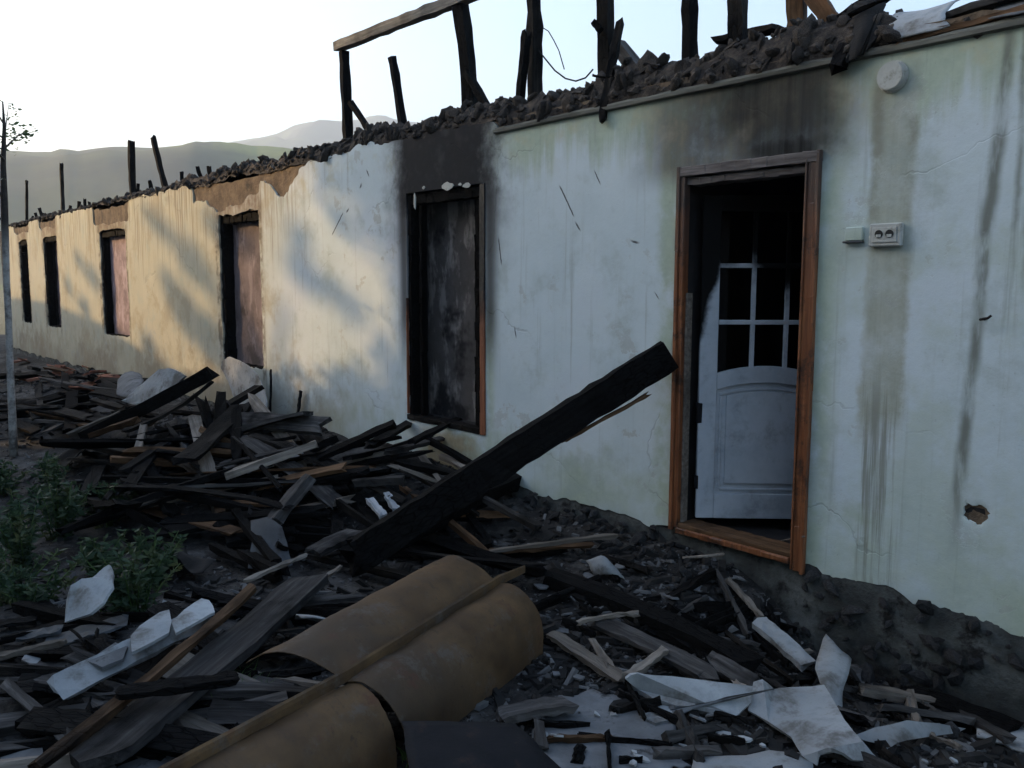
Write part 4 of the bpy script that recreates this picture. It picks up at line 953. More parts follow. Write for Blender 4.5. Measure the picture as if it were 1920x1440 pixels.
# --- named planks: (name, ends in the photograph, height above ground at each end, width, thickness, material, roll, label, category)
PL_ = [
 ('wide_board', (118, 1470), (590, 1078), .17, .22, .21, .04, 'greywood', -.12, 'long wide dark grey board running from the bottom left edge', 'board'),
 ('thin_batten', (52, 1452), (478, 1100), .19, .26, .04, .03, 'brownwood', .2, 'thin reddish-brown batten lying along the long grey board', 'batten'),
 ('thin_batten', (455, 1092), (575, 1040), .20, .22, .022, .018, 'palewood', .2, 'thin pale lath beyond the end of the reddish batten', 'lath'),
 ('white_edged_panel', (100, 1296), (398, 1150), .13, .17, .12, .02, 'asbestos', .5, 'long pale panel strip lying on edge left of the grey board', 'panel'),
 ('charred_plank', (200, 1302), (452, 1270), .25, .25, .07, .025, 'char', .1, 'black plank crossing over the long grey board', 'plank'),
 ('charred_plank', (30, 1380), (330, 1215), .04, .06, .12, .03, 'char', .2, 'black plank under the pale panel strip at the lower left', 'plank'),
 ('pale_stick', (-20, 1236), (128, 1202), .09, .12, .028, .022, 'palewood', .1, 'pale stick entering at the left edge', 'stick'),
 ('grey_strip', (25, 1198), (120, 1178), .07, .08, .06, .012, 'greymetal', .2, 'bluish strip end near the pale stick at the left edge', 'strip'),
 ('grey_strip', (70, 1210), (245, 1160), .05, .08, .16, .012, 'greymetal', .0, 'wide dull green-grey strip below the white broken piece', 'strip'),
 ('grey_board', (580, 1040), (672, 995), .14, .15, .12, .03, 'greywood', .1, 'short grey board end just left of the leaning beam foot', 'board'),
 ('nailed_block', (508, 985), (580, 895), .18, .30, .10, .07, 'greywood', -.4, 'weathered grey wood block with nails standing on end in the heap', 'block'),
 ('grey_board', (660, 906), (762, 900), .26, .26, .075, .05, 'greywood', .0, 'short squared grey board end left of the leaning beam', 'board'),
 ('white_batten', (692, 935), (722, 972), .22, .20, .05, .03, 'whitewood', .1, 'short white batten stub under the squared grey board', 'batten'),
 ('white_batten', (724, 925), (745, 958), .23, .21, .045, .03, 'whitewood', .1, 'smaller white batten stub beside the other, by the leaning beam', 'batten'),
 ('white_board', (430, 892), (576, 848), .20, .24, .075, .025, 'whitewood', .35, 'pale white board across the middle of the heap', 'board'),
 ('grey_board', (395, 878), (560, 838), .26, .28, .05, .02, 'greywood', .2, 'grey lath just above the white board in the heap', 'lath'),
 ('grey_board', (275, 918), (440, 862), .16, .22, .05, .02, 'greywood', .2, 'grey lath to the left of the white board in the heap', 'lath'),
 ('charred_timber', (150, 822), (412, 690), .18, .60, .13, .11, 'char', .2, 'charred beam jutting up to the right from the heap below the second window', 'beam'),
 ('grey_board', (225, 812), (400, 715), .26, .52, .06, .03, 'halfchar', .3, 'scorched batten resting on the jutting charred beam', 'batten'),
 ('grey_board', (420, 788), (618, 800), .22, .22, .16, .04, 'greywood', .7, 'grey board lying along the wall foot left of the near window', 'board'),
 ('charred_plank', (592, 862), (742, 793), .20, .30, .10, .04, 'char', .2, 'black plank pointing up at the near window from the left', 'plank'),
 ('charred_plank', (690, 838), (816, 762), .24, .40, .07, .04, 'halfchar', .2, 'scorched stake reaching into the near window', 'stake'),
 ('grey_board', (650, 860), (850, 798), .18, .34, .09, .03, 'halfchar', -.2, 'ashy grey plank sloping up below the near window sill', 'plank'),
 ('grey_board', (720, 850), (870, 812), .20, .30, .06, .03, 'greywood', .1, 'second ashy plank sloping up below the near window sill, nearer the beam', 'plank'),
 ('charred_stick', (850, 808), (880, 762), .25, .42, .022, .02, 'halfchar', .1, 'thin stick poking up in the right corner of the near window', 'stick'),
 ('charred_plank', (770, 830), (905, 768), .26, .44, .06, .03, 'char', .1, 'black lath across the bottom of the near window', 'lath'),
 ('charred_plank', (215, 1012), (520, 960), .08, .14, .16, .03, 'char', .1, 'flat dark blue-grey plank left of the upright grey plate', 'plank'),
 ('pale_stick', (880, 1040), (1162, 1004), .05, .10, .03, .022, 'palewood', .1, 'pale splintered stick lying beyond the brown sheet toward the door', 'stick'),
 ('brown_batten', (905, 1034), (1120, 1020), .06, .08, .04, .02, 'brownwood', .2, 'reddish batten directly under the pale splintered stick', 'batten'),
 ('pale_stick', (1362, 1082), (1432, 1162), .05, .10, .026, .024, 'palewood', .0, 'pale handle-like stick meeting a broken white board right of centre', 'stick'),
 ('white_board', (1418, 1162), (1520, 1252), .09, .07, .085, .03, 'asbestos', .2, 'short broken whitish board continuing the pale handle-like stick', 'board'),
 ('charred_timber', (1005, 1075), (1425, 1262), .05, .05, .11, .09, 'char', .1, 'black beam lying diagonally across the ground below the doorway', 'beam'),
 ('grey_board', (1112, 1162), (1352, 1278), .06, .07, .10, .025, 'greywood', .15, 'weathered grey-brown plank parallel to the black beam on the ground', 'plank'),
 ('pale_board', (1022, 1182), (1172, 1278), .05, .06, .06, .025, 'palewood', .2, 'pale brown board running to the corner of a broken frame', 'board'),
 ('pale_board', (1170, 1274), (1246, 1218), .09, .11, .04, .025, 'palewood', .1, 'short pale cross-piece of the broken frame', 'board'),
 ('pale_stick', (1078, 1168), (1200, 1150), .08, .09, .022, .018, 'palewood', .1, 'short thin pale stick just right of the brown sheet', 'stick'),
 ('grey_board', (1325, 1232), (1420, 1288), .06, .05, .09, .03, 'greywood', .4, 'split plank end with raised splinter near the white sheet', 'plank'),
 ('brown_stick', (1020, 1386), (1156, 1386), .03, .03, .024, .02, 'brownwood', .1, 'small straight brown stick on the pale ground sheet', 'stick'),
 ('pale_stick', (1742, 1378), (1806, 1404), .05, .05, .018, .014, 'palewood', .1, 'small bright pale splinter at the lower right', 'splinter'),
 ('charred_plank', (1690, 1292), (1915, 1372), .03, .05, .12, .03, 'char', .1, 'dark plank along the wall foot at the right edge', 'plank'),
 ('charred_plank', (1080, 1320), (930, 1345), .04, .05, .12, .03, 'greywood', .1, 'dull grey plank half hidden behind the brown sheet', 'plank'),
 ('pale_stick', (540, 1130), (640, 1062), .16, .20, .02, .016, 'palewood', .1, 'thin stick slanting behind the curled edge of the brown sheet', 'stick'),
 ('white_board', (548, 1132), (690, 1118), .12, .12, .05, .02, 'greywood', .1, 'grey lath lying level behind the brown sheet', 'lath'),
 ('pale_stick', (470, 1190), (540, 1160), .12, .12, .016, .012, 'palewood', .1, 'tiny pale lath left of the white tube', 'lath'),
 ('charred_plank', (300, 980), (620, 955), .10, .20, .12, .04, 'char', .2, 'thick black plank below the heap, left of the nailed block', 'plank'),
 ('charred_plank', (225, 940), (470, 880), .12, .22, .10, .03, 'halfchar', .2, 'scorched plank in front of the grey lath in the heap', 'plank'),
 ('charred_plank', (470, 925), (700, 880), .16, .24, .10, .03, 'char', .2, 'black plank behind the nailed block', 'plank'),
 ('charred_plank', (265, 830), (430, 880), .22, .22, .10, .03, 'halfchar', .2, 'dark plank sloping down to the right in the middle of the heap', 'plank'),
 ('brown_stick', (190, 1045), (60, 1090), .10, .14, .016, .014, 'greywood', .1, 'thin grey twig lying across the weeds', 'stick'),
 ('iron_rod', (505, 782), (508, 690), .12, .56, .022, .022, 'darkmetal', .1, 'thin upright iron rod by the wall, left of the pair', 'rod'),
 ('iron_rod', (556, 782), (564, 730), .12, .36, .026, .022, 'darkmetal', .1, 'shorter upright iron rod by the wall, right of the pair', 'rod'),
]
for (nm, a, b, h1, h2, w, t, mat, roll, lab, cat) in PL_:
    if nm == 'iron_rod': p1, p2 = W(a[0], a[1], -.06), W(b[0], b[1], -.05)
    elif abs(h2-h1) > .12:
        p1 = T(a[0], a[1], h1); dd = ray(*b); # the raised end keeps a plausible distance: same depth along the view as its ground point
        p2 = T(b[0], b[1], h2)
    else: p1, p2 = T(a[0], a[1], h1), T(b[0], b[1], h2)
    loose(nm, p1, p2, w, t, mat, lab, cat, roll)
# curved stick at the threshold
o = obj('pale_stick', tube_mesh('pale_stick', [T(1280, 1046, .03), T(1335, 1042, .035), T(1390, 1034, .05), T(1450, 1018, .07), W(1508, 1006, -.07)], [.007, .009, .009, .008, .005], 6), 'palewood'); tag(o, 'long pale curved stick lying against the door threshold', 'stick')
# --- sheets and scraps
def sheet(nm, rows, mat, lab, cat='scrap', th=.007, rag=.006, su=3, sv=3):
    o = loft(nm, [[T(*q) for q in r] for r in rows], mat, th, su, sv, True, rag); tag(o, lab, cat); return o
sheet('bent_scrap', [[(1548, 1188, .20), (1570, 1210, .18), (1597, 1236, .14)], [(1534, 1225, .15), (1558, 1245, .13), (1592, 1262, .11)], [(1532, 1268, .09), (1552, 1290, .08), (1580, 1300, .06)], [(1560, 1320, .02), (1568, 1328, .02), (1580, 1330, .02)]], 'asbestos', 'pointed whitish shard standing up by the wall foot right of the door', 'shard', .009, .004)
sheet('flat_scrap', [[(1822, 1362, .03), (1870, 1362, .03), (1940, 1372, .03)], [(1835, 1384, .03), (1880, 1398, .03), (1950, 1420, .03)]], 'asbestos', 'flat whitish scrap at the right edge near the bottom', 'scrap', .012, .012, 3, 3)
sheet('flat_scrap', [[(1300, 1424, .02), (1400, 1420, .025), (1520, 1412, .02)], [(1290, 1470, .02), (1400, 1470, .025), (1530, 1465, .02)]], 'asbestos', 'flat pale board edge at the bottom centre right', 'scrap', .012, .012, 3, 3)
sheet('ground_sheet', [[(1010, 1322, .008), (1110, 1300, .008), (1225, 1330, .012), (1260, 1352, .008)], [(1000, 1372, .010), (1110, 1365, .016), (1220, 1370, .014), (1268, 1392, .008)], [(1040, 1450, .010), (1120, 1450, .014), (1220, 1445, .014), (1290, 1440, .008)]], 'dustysheet', 'dirty pale flat sheet on the ground at the bottom centre', 'sheet', .008, .02, 6, 6)
sheet('white_tube', [[(552, 1162, .13), (590, 1165, .13), (640, 1182, .13)], [(556, 1154, .18), (592, 1157, .18), (640, 1172, .18)], [(566, 1160, .21), (600, 1160, .21), (645, 1170, .21)]], 'asbestos', 'white tube end poking out behind the curled brown sheet', 'tube', .006, .002)
sheet('crumpled_scrap', [[(1100, 1052, .10), (1128, 1042, .13), (1140, 1050, .11)], [(1108, 1068, .06), (1135, 1062, .10), (1160, 1072, .06)], [(1115, 1080, .03), (1145, 1076, .06), (1172, 1086, .02)]], 'asbestos', 'small crumpled white scrap on the ground left of the doorway', 'scrap', .005, .006)
def flat(nm, pts, mat, lab, dz=.04, cat='scrap', th=.014):
    o = slab(nm, [T(px, py, dz+(e[0] if e else 0)) for (px, py, *e) in pts], mat, th, 1, .003); tag(o, lab, cat)
flat('white_shard', [(122, 1166, .02), (124, 1125, .10), (133, 1098, .16), (152, 1086, .18), (172, 1084, .18), (186, 1072, .20), (205, 1058, .23), (211, 1078, .19), (210, 1102, .14), (192, 1130, .09), (170, 1150, .05)], 'asbestos', 'white broken sheet piece with a hole standing in the weeds', .08, 'shard')
flat('plaster_piece', [(245, 1192), (262, 1172), (300, 1148), (318, 1142), (322, 1165), (318, 1185), (285, 1205), (248, 1222)], 'asbestos', 'pale stained plaster piece on the panel strip, left one', .20)
flat('plaster_piece', [(322, 1165), (345, 1142), (378, 1122), (392, 1126), (404, 1146), (380, 1160), (330, 1186)], 'asbestos', 'paler plaster piece at the upper end of the panel strip', .22)
flat('plaster_piece', [(165, 1240), (215, 1205), (240, 1212), (230, 1235), (190, 1250)], 'dustysheet', 'dull grey plaster piece below the stained one on the panel strip', .17)
flat('white_scrap', [(438, 1270), (470, 1262), (490, 1264), (478, 1288), (455, 1292)], 'asbestos', 'white scrap by the grass tuft left of the brown sheet', .06)
flat('white_scrap', [(0, 1395), (75, 1396), (82, 1412), (50, 1450), (0, 1450)], 'dustysheet', 'pale flat sheet corner at the bottom left corner', .06)
flat('white_scrap', [(215, 1440), (300, 1405), (355, 1390), (350, 1402), (290, 1450), (215, 1465)], 'dustysheet', 'pale pointed sheet at the bottom beside the brown sheet', .06)
flat('white_scrap', [(1200, 1342), (1240, 1322), (1275, 1330), (1268, 1345), (1230, 1356)], 'asbestos', 'small white chip below the long white strip', .03)
flat('white_strip', [(1172, 1272, .07), (1196, 1262, .10), (1260, 1268, .10), (1340, 1277, .10), (1412, 1287, .10), (1408, 1318, .05), (1380, 1342, .01), (1340, 1330, .02), (1262, 1322, .01), (1226, 1310, .01), (1195, 1292, .02)], 'asbestos', 'long white sheet strip lying below the broken frame', .03, 'sheet', .016)
flat('white_sheet', [(1412, 1278, .10), (1430, 1274, .11), (1452, 1290, .07), (1500, 1288, .08), (1546, 1283, .11), (1562, 1312, .10), (1582, 1348, .09), (1618, 1392, .07), (1655, 1430, .01), (1602, 1424, .04), (1560, 1402, .08), (1534, 1408, .05), (1530, 1434, .0), (1504, 1418, .01), (1482, 1380, .02), (1440, 1352, .02), (1402, 1332, .02)], 'asbestos', 'large torn white sheet in the lower right foreground', .03, 'sheet', .014)
flat('gutter_piece', [(1598, 1380, .03), (1640, 1364, .06), (1700, 1351, .08), (1758, 1357, .06), (1812, 1367, .02), (1796, 1374, .01), (1722, 1384, .03), (1684, 1392, .03), (1662, 1404, .0), (1640, 1394, .01)], 'asbestos', 'pale bent gutter piece at the lower right beside the torn sheet', .02, 'gutter piece', .012)
flat('upright_plate', [(470, 976, .20), (500, 968, .24), (528, 986, .20), (538, 1020, .12), (549, 1060, .03), (508, 1068, .02), (465, 1064, .03), (472, 1015, .12)], 'greymetal', 'dark grey bent metal plate standing below the nailed block', .03, 'metal plate', .006)
# heap at the second window: two pale slabs and a white rounded sheet
o = loft('pale_slab', [[T(232, 752, .34), T(262, 760, .30), T(292, 764, .30)], [T(262, 728, .44), T(290, 730, .42), T(322, 732, .42)], [T(300, 694, .56), T(325, 692, .57), T(350, 706, .52)]], 'asbestos', .02, 4, 4, False, .006); tag(o, 'pale blue-white slab tilted on the heap below the far lit wall', 'slab')
o = loft('pale_slab', [[T(218, 738, .36), T(235, 745, .34), T(255, 742, .34)], [T(222, 712, .44), T(245, 708, .48), T(268, 712, .44)], [T(235, 698, .48), T(250, 696, .50), T(262, 700, .48)]], 'dustysheet', .015, 4, 4, True, .008); tag(o, 'crumpled greyish slab left of the pale tilted slab', 'slab')
def rounded():
    pts = []
    for (px, py) in [(414, 690), (416, 676), (430, 669), (448, 676), (466, 686), (482, 702), (494, 728), (500, 755), (498, 776), (470, 778), (448, 768), (436, 740), (428, 716)]:
        p = W(px, py, -.20+.0006*(py-670)*-1); pts.append(p)
    o = slab('rounded_sheet', pts, 'asbestos', .01, 2, .003); tag(o, 'white rounded sheet leaning against the wall under the second window', 'sheet')
rounded()

# --- unnamed wreckage: lengths of burnt timber that only their heap tells apart
def zone(px0, px1, py0, py1, n, lab, grp, mats, Lr, wr, dirs, dzr, nm='burnt_timber', cat='timber'):
    for _ in range(n):
        px, py = rp.uniform(px0, px1), rp.uniform(py0, py1); c = T(px, py, rp.uniform(*dzr))
        if c.y > -.12: c.y = -.12-rp.random()*.3; c.z = H(c.x, c.y)+.06
        L = rp.uniform(*Lr); a = rp.choice(dirs)+rp.gauss(0, .35); d = Vector((math.cos(a), math.sin(a), 0))
        p1, p2 = c-d*L/2, c+d*L/2
        for q in (p1, p2):
            if q.y > -.08: q.y = -.08
        e1, e2 = rp.uniform(.0, dzr[1]), rp.uniform(.0, dzr[1])
        p1.z = H(p1.x, p1.y)+.02+e1; p2.z = H(p2.x, p2.y)+.02+e2
        mt = rp.choice(mats); w_ = rp.uniform(*wr)
        look = {'char': 'black charred', 'halfchar': 'scorched dark', 'greywood': 'grey weathered', 'brownwood': 'brown scorched', 'palewood': 'pale split'}[mt]
        size = ('long ' if L > (Lr[0]+Lr[1])/2 else 'short ')+('wide ' if w_ > (wr[0]+wr[1])/2 else 'narrow ')
        col_ = ('left', 'middle', 'right')[min(2, int(3*(px-px0)/(px1-px0)))]; row = ('back', 'front')[int(2*(py-py0)/(py1-py0)) if py < py1 else 1]
        plank(nm, p1, p2, w_, rp.uniform(.015, .05), mt, rp.gauss(0, .35), f'{size}{look} {lab}, {row} {col_}', cat, grp, seg=5, rnd=rp, broken=(rp.uniform(.3, 2), rp.uniform(.3, 2)), rough=.007)
DK = ['char', 'char', 'char', 'char', 'halfchar', 'halfchar', 'greywood']
zone(180, 620, 790, 960, 62, 'piece in the heap under the second window', 'burnt timber in the tall heap', DK+['brownwood', 'palewood'], (.5, 2.1), (.03, .12), (.1, .4, .5, 2.9), (.02, .28))
zone(20, 260, 680, 800, 40, 'piece in the far heap by the sunlit wall', 'burnt timber in the far heap', DK+['brownwood'], (.5, 1.8), (.05, .14), (.05, .3, 3.0), (.02, .16))
zone(450, 930, 880, 1060, 40, 'piece in the pile beneath the leaning beam', 'burnt timber beneath the leaning beam', DK+['palewood', 'brownwood'], (.3, 1.3), (.025, .09), (.1, .5, .6, 2.8), (.01, .16))
zone(0, 560, 1130, 1440, 40, 'lath in the litter at the lower left', 'burnt timber at the lower left', DK+['halfchar', 'greywood'], (.3, 1.3), (.02, .09), (.6, 1.0, .8, .3), (.0, .05))
zone(960, 1500, 1040, 1260, 30, 'lath lying before the doorway', 'burnt timber in front of the doorway', DK, (.15, .6), (.015, .05), (-.6, .3, 1.2), (.0, .03))
zone(1000, 1900, 1260, 1440, 34, 'lath lying at the lower right', 'burnt timber at the lower right', DK, (.10, .4), (.012, .04), (-.6, .3, 1.2), (.0, .03))
zone(0, 600, 1150, 1440, 16, 'board among the lower left litter', 'grey boards at the lower left', ['greywood', 'greywood', 'palewood', 'halfchar'], (.5, 1.3), (.05, .13), (.7, .9, .4), (.03, .10), 'grey_board', 'board')
zone(200, 640, 770, 930, 14, 'beam end in the heap under the second window', 'big timbers in the tall heap', ['char', 'char', 'halfchar', 'greywood'], (.8, 2.0), (.10, .20), (.2, .5, .7, 2.7), (.10, .36), 'charred_timber', 'beam')
zone(980, 1880, 1200, 1440, 14, 'board on the ground at the lower right', 'grey boards at the lower right', ['greywood', 'palewood', 'greywood'], (.25, .6), (.03, .08), (-.6, -.5, .9), (.01, .04), 'grey_board', 'board')
def felt(px, py, s_, lab, mat='cloth'):
    c = T(px, py, .06); c.y = min(c.y, -s_*.42-.1); rows = []
    for j in range(4):
        row = []
        for i in range(5):
            x, y = c.x+(i-2)*s_*.28+rp.gauss(0, s_*.06), c.y+(j-1.5)*s_*.22+rp.gauss(0, s_*.06); y = min(y, -.06); row.append(Vector((x, y, H(x, y)+.05+abs(rp.gauss(0, s_*.16)))))
        rows.append(row)
    o = loft('burnt_felt', rows, mat, .004, 3, 3, True, .012); tag(o, lab, 'roofing felt')
for px, py, s_, lab in [(520, 815, .5, 'crumpled black roofing felt at the right end of the tall heap'), (150, 860, .5, 'crumpled black roofing felt at the left foot of the tall heap'), (800, 985, .4, 'crumpled black roofing felt under the leaning beam'), (330, 1060, .4, 'crumpled black roofing felt between weeds and grey plate'), (450, 775, .4, 'crumpled black roofing felt under the white rounded sheet')]: felt(px, py, s_, lab)
def shards(px0, px1, py0, py1, n, lab, grp, mat, sr):
    for _ in range(n):
        c = T(rp.uniform(px0, px1), rp.uniform(py0, py1), .03); s = rp.uniform(*sr); k = rp.randint(4, 6); tl = Vector((rp.gauss(0, .25), rp.gauss(0, .25), 0))
        pts = []
        for i in range(k):
            q = 2*math.pi*i/k+rp.uniform(-.3, .3); d = Vector((math.cos(q), math.sin(q)*.6, 0))*s*rp.uniform(.6, 1.1); d.z = d.x*tl.x+d.y*tl.y; pts.append(c+d)
        o = slab('pale_shard', pts, mat, .008, 0, .002); tag(o, lab, 'shard', grp)
shards(40, 560, 1100, 1420, 26, 'pale roofing shard in the litter at the lower left', 'pale shards at the lower left', 'asbestos', (.03, .10))
shards(560, 960, 900, 1080, 14, 'pale shard in the pile beneath the leaning beam', 'pale shards beneath the beam', 'dustysheet', (.02, .07))
shards(980, 1460, 1050, 1290, 26, 'small grey shard on the ground in front of the doorway', 'grey shards before the doorway', 'dustysheet', (.02, .07))
shards(1000, 1900, 1290, 1440, 26, 'small pale shard on the ground at the lower right', 'pale shards at the lower right', 'asbestos', (.015, .05))
shards(120, 600, 700, 960, 26, 'pale shard in the tall heap under the second window', 'pale shards in the tall heap', 'dustysheet', (.04, .12))
for i in range(34):   # broken red roof tiles
    p = T(rp.uniform(30, 235), rp.uniform(672, 730), .06); o = obj('broken_tile', boxm('broken_tile', -.12, .12, -.08, .08, -.012, .012, .012, 0), 'tile'); o.location = p; o.rotation_euler = (rp.gauss(0, .3), rp.gauss(0, .3), rp.random()*6)
    tag(o, 'broken reddish tile in the far heap along the sunlit wall', 'tile', 'broken tiles in the far heap')
# countless crumbs
def crumbs(nm, n, mat, lab, seed, smin, smax, boxes):
    r = random.Random(seed); v = []; f = []
    for _ in range(n):
        b = r.choice(boxes); x, y = r.uniform(b[0], b[1]), r.uniform(b[2], b[3])
        if y > -.03: continue
        dv = Vector((x, y, -.3))-CAM; dz_ = dv.dot(FWD); qx, qy = 960+FPX*dv.dot(RGT)/dz_, 720-FPX*dv.dot(UPV)/dz_
        if 1005 < qx < 1290 and qy > 1310 and r.random() < .85: continue   # swept bare by the flat sheet
        z = H(x, y); s = smin+(smax-smin)*r.random()**5; a = r.random()*6.3; lx, ly, lz = s*r.uniform(1, 3.5), s*r.uniform(.5, 1), s*r.uniform(.2, .6); c, sn = math.cos(a), math.sin(a); ti = r.gauss(0, .35); i = len(v)
        for (p, q, w) in ((-1, -1, -1), (1, -1, -1), (1, 1, -1), (-1, 1, -1), (-.8, -.7, 1), (.7, -.8, 1), (.8, .8, 1), (-.7, .7, 1)):
            p *= lx*r.uniform(.8, 1.1); q *= ly*r.uniform(.8, 1.1); v.append((x+p*c-q*sn, y+p*sn+q*c, z+lz*.5+w*lz+p*ti))
        f += [(i, i+1, i+5, i+4), (i+1, i+2, i+6, i+5), (i+2, i+3, i+7, i+6), (i+3, i, i+4, i+7), (i+4, i+5, i+6, i+7)]
    o = obj(nm, mesh(nm, v, f), mat); tag(o, lab, 'debris', kind='stuff')
ZB = [(-9.5, -.3, -3.6, 0), (-5.5, -.6, -3.2, 0), (-4, -.8, -2.4, 0), (-16, -7, -2.8, 0), (-3.3, -.8, -1.6, 0)]
crumbs('charcoal_litter', 15000, 'chips', 'charcoal crumbs and burnt splinters strewn over the whole yard', 1, .003, .030, ZB)
crumbs('ash_litter', 6500, 'ash_crumb', 'pale crumbs of ash and plaster strewn over the yard', 2, .004, .022, ZB)
# loose stones by the wall foot
for i in range(46):
    x = rp.choice([rp.uniform(-4.6, -3.3), rp.uniform(-3.3, -1.6), rp.uniform(-2.2, -1.0)]); y = -rp.uniform(.06, .5); k = rp.uniform(.02, .06)
    o = obj('loose_stone', rp.choice(SV)); o.location = (x, y, H(x, y)+k*.4); o.scale = (k*1.2, k, k*.7); o.rotation_euler = (rp.random()*6, rp.random()*6, rp.random()*6)
    tag(o, ('tiny' if k < .033 else 'small' if k < .047 else 'fist-sized')+' loose stone '+('close against the wall foot' if y > -.22 else 'a little out from the wall foot')+(' left of the doorway' if x < -3.3 else ' below the door threshold' if x < -2.4 else ' right of the doorway' if x < -1.7 else ' near the right edge'), 'stone', 'loose stones at the wall foot')

# ------------------------------------------------------------------ plants
def weed(px, py, hgt, spread, n, seed, lab, mat='weedleaf', size=.03):
    p = T(px, py); o = empty('weed_plant', p); tag(o, lab, 'plant', 'weeds at the left'); r = random.Random(seed); v = []; f = []
    stems_v = []
    st = []
    for _ in range(max(5, n//45)):
        a = r.random()*6.3; l = hgt*r.uniform(.55, 1.1); dx, dy = math.cos(a)*spread*r.random(), math.sin(a)*spread*r.random()
        st.append([Vector((dx*.2, dy*.2, -.03)), Vector((dx*.55, dy*.55, l*.55)), Vector((dx, dy, l))])
    for s in st:
        for _ in range(n//len(st)):
            u = r.random()**.7; q = s[0].lerp(s[1], u*2) if u < .5 else s[1].lerp(s[2], u*2-1)
            a = Vector((r.gauss(0, 1), r.gauss(0, 1), r.gauss(.2, .5))).normalized(); b = a.orthogonal().normalized(); b.rotate(Matrix.Rotation(r.random()*6, 3, a)); k = size*r.uniform(.6, 1.4); i = len(v)
            v += [q, q+a*k+b*k*.4, q+a*k*2.2, q+a*k-b*k*.4]; f.append((i, i+1, i+2, i+3))
    obj('leaves', mesh('leaves', v, f), mat, o)
    bm = bmesh.new()
    for s in st:
        me = tube_mesh('s', s, [.006, .004, .002], 4); bm.from_mesh(me); bpy.data.meshes.remove(me)
    me = bpy.data.meshes.new('stems'); bm.to_mesh(me); bm.free(); obj('stems', me, 'grassleaf', o)
weed(110, 1010, .42, .34, 900, 1, 'tall leafy weed with yellowish tips at the left', size=.026)
weed(45, 1060, .40, .34, 800, 2, 'dark leafy weed at the left edge below the tall one', size=.026)
weed(255, 1150, .34, .26, 800, 3, 'leafy weed just right of the white broken piece', size=.024)
weed(180, 1080, .26, .26, 600, 4, 'low weed behind the white broken piece', size=.022)
weed(60, 1140, .20, .24, 500, 5, 'low weed left of the white broken piece', size=.022)
weed(265, 960, .22, .22, 420, 6, 'small straggly weed at the foot of the heap', size=.018)
weed(5, 930, .30, .25, 500, 7, 'bluish weed cut by the left edge of the picture', size=.026)
weed(205, 1160, .20, .2, 360, 8, 'little weed under the white broken piece', size=.02)
weed(95, 935, .34, .30, 700, 11, 'weed with reddish-green leaves behind the tall one, at the heap edge', size=.024)
weed(205, 985, .30, .28, 700, 12, 'weed between the tall one and the heap', size=.022)
weed(20, 1130, .26, .3, 500, 13, 'low weed at the very left edge', size=.024)
weed(285, 1095, .30, .24, 600, 14, 'bushy weed behind the one beside the white broken piece', size=.022)
def tuft(px, py, n, hgt, spread, seed, lab):
    p = T(px, py); o = empty('grass_tuft', p); tag(o, lab, 'grass', 'grass tufts'); r = random.Random(seed); v = []; f = []
    for _ in range(n):
        a = r.random()*6.3; b = r.random()*spread*.5; c = Vector((math.cos(a)*b, math.sin(a)*b, -.01)); l = hgt*r.uniform(.5, 1.1); ln = Vector((r.gauss(0, .35), r.gauss(0, .35), 1)); w = Vector((math.sin(a*3), math.cos(a*3), 0))*.0035; i = len(v)
        m_ = c+ln*l*.5; t2 = c+Vector((ln.x*1.7, ln.y*1.7, .9))*l
        v += [c-w, c+w, m_+w*.8, m_-w*.8, t2]; f += [(i, i+1, i+2, i+3), (i+3, i+2, i+4)]
    obj('blades', mesh('blades', v, f), 'grassleaf', o)
tuft(425, 1318, 260, .14, .34, 1, 'green grass tuft left of the brown sheet')
tuft(395, 1345, 160, .11, .26, 2, 'smaller green grass tuft at the edge of the brown sheet')
tuft(765, 1425, 50, .07, .12, 3, 'few grass blades by the dark sheet at the bottom')
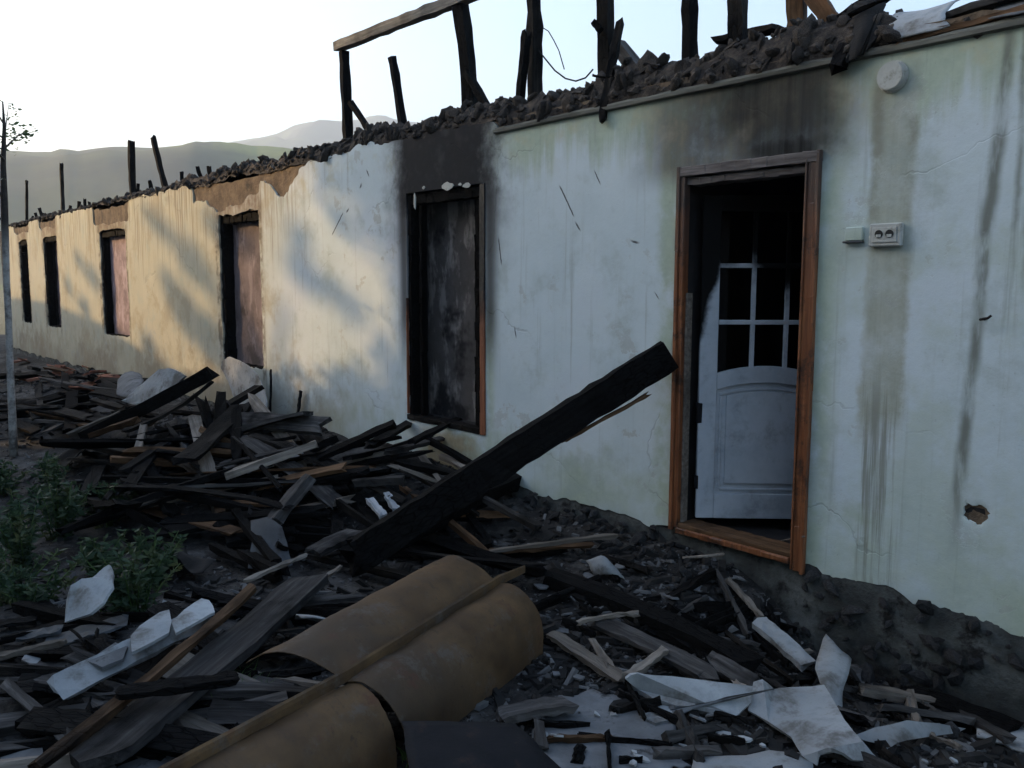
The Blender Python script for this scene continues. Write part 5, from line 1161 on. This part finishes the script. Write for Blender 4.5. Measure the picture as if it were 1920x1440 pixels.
# slim whitewashed tree at the left edge
def slim_tree():
    p = T(22, 852); o = empty('slim_tree', p); tag(o, 'slim young tree with whitewashed lower trunk at the left edge', 'tree'); r = random.Random(4)
    dist = (p-CAM).length; s = dist/FPX
    def L(px, py): return W(px, py, p.y)-p
    pts = [L(26, 860), L(23, 780), L(19, 690), L(16, 600), L(12, 520), L(10, 450), L(8, 380), L(6, 310), L(8, 240), L(5, 190)]
    obj('trunk', tube_mesh('trunk', pts, [.042, .036, .032, .030, .030, .032, .032, .024, .015, .006], 8), 'whitewash', o)
    blobs = []
    for (a, b) in [((8, 380), (16, 318)), ((8, 300), (24, 268)), ((8, 260), (14, 232)), ((8, 330), (-40, 250)), ((6, 300), (-30, 190)), ((10, 420), (-60, 330)), ((6, 230), (10, 170)), ((7, 280), (-14, 240))]:
        s0, e = L(*a), L(*b); e = e+Vector((0, r.uniform(-.4, .4), 0)); m_ = (s0+e)/2+Vector((r.gauss(0, .03), 0, .05)); obj('branch', tube_mesh('branch', [s0, m_, e], [.009, .006, .002], 5), 'bark', o)
        for q in (m_, e, (m_+e)/2): blobs.append((q.x, q.y, q.z, .11, 1))
    obj('crown', leaves_mesh('crown', blobs, 520, .028, 8), 'leaf', o)
slim_tree()

# ------------------------------------------------------------------ the evening haze in the valley
bm = bmesh.new(); bmesh.ops.create_cube(bm, size=1)
for v_ in bm.verts: v_.co = Vector((-1200+v_.co.x*6600, 1400+v_.co.y*5200, 270+v_.co.z*544))
me = bpy.data.meshes.new('haze'); bm.to_mesh(me); bm.free()
hm = bpy.data.materials.new('haze'); hm.use_nodes = True; nt = hm.node_tree; nt.nodes.remove(nt.nodes['Principled BSDF'])
pv = nt.nodes.new('ShaderNodeVolumePrincipled'); pv.inputs['Color'].default_value = (.72, .85, 1, 1); pv.inputs['Density'].default_value = HAZE; pv.inputs['Anisotropy'].default_value = .3
nt.links.new(pv.outputs[0], nt.nodes['Material Output'].inputs['Volume'])
hz = obj('haze', me); me.materials.append(hm); tag(hz, 'thin pale evening haze filling the valley', kind='stuff')
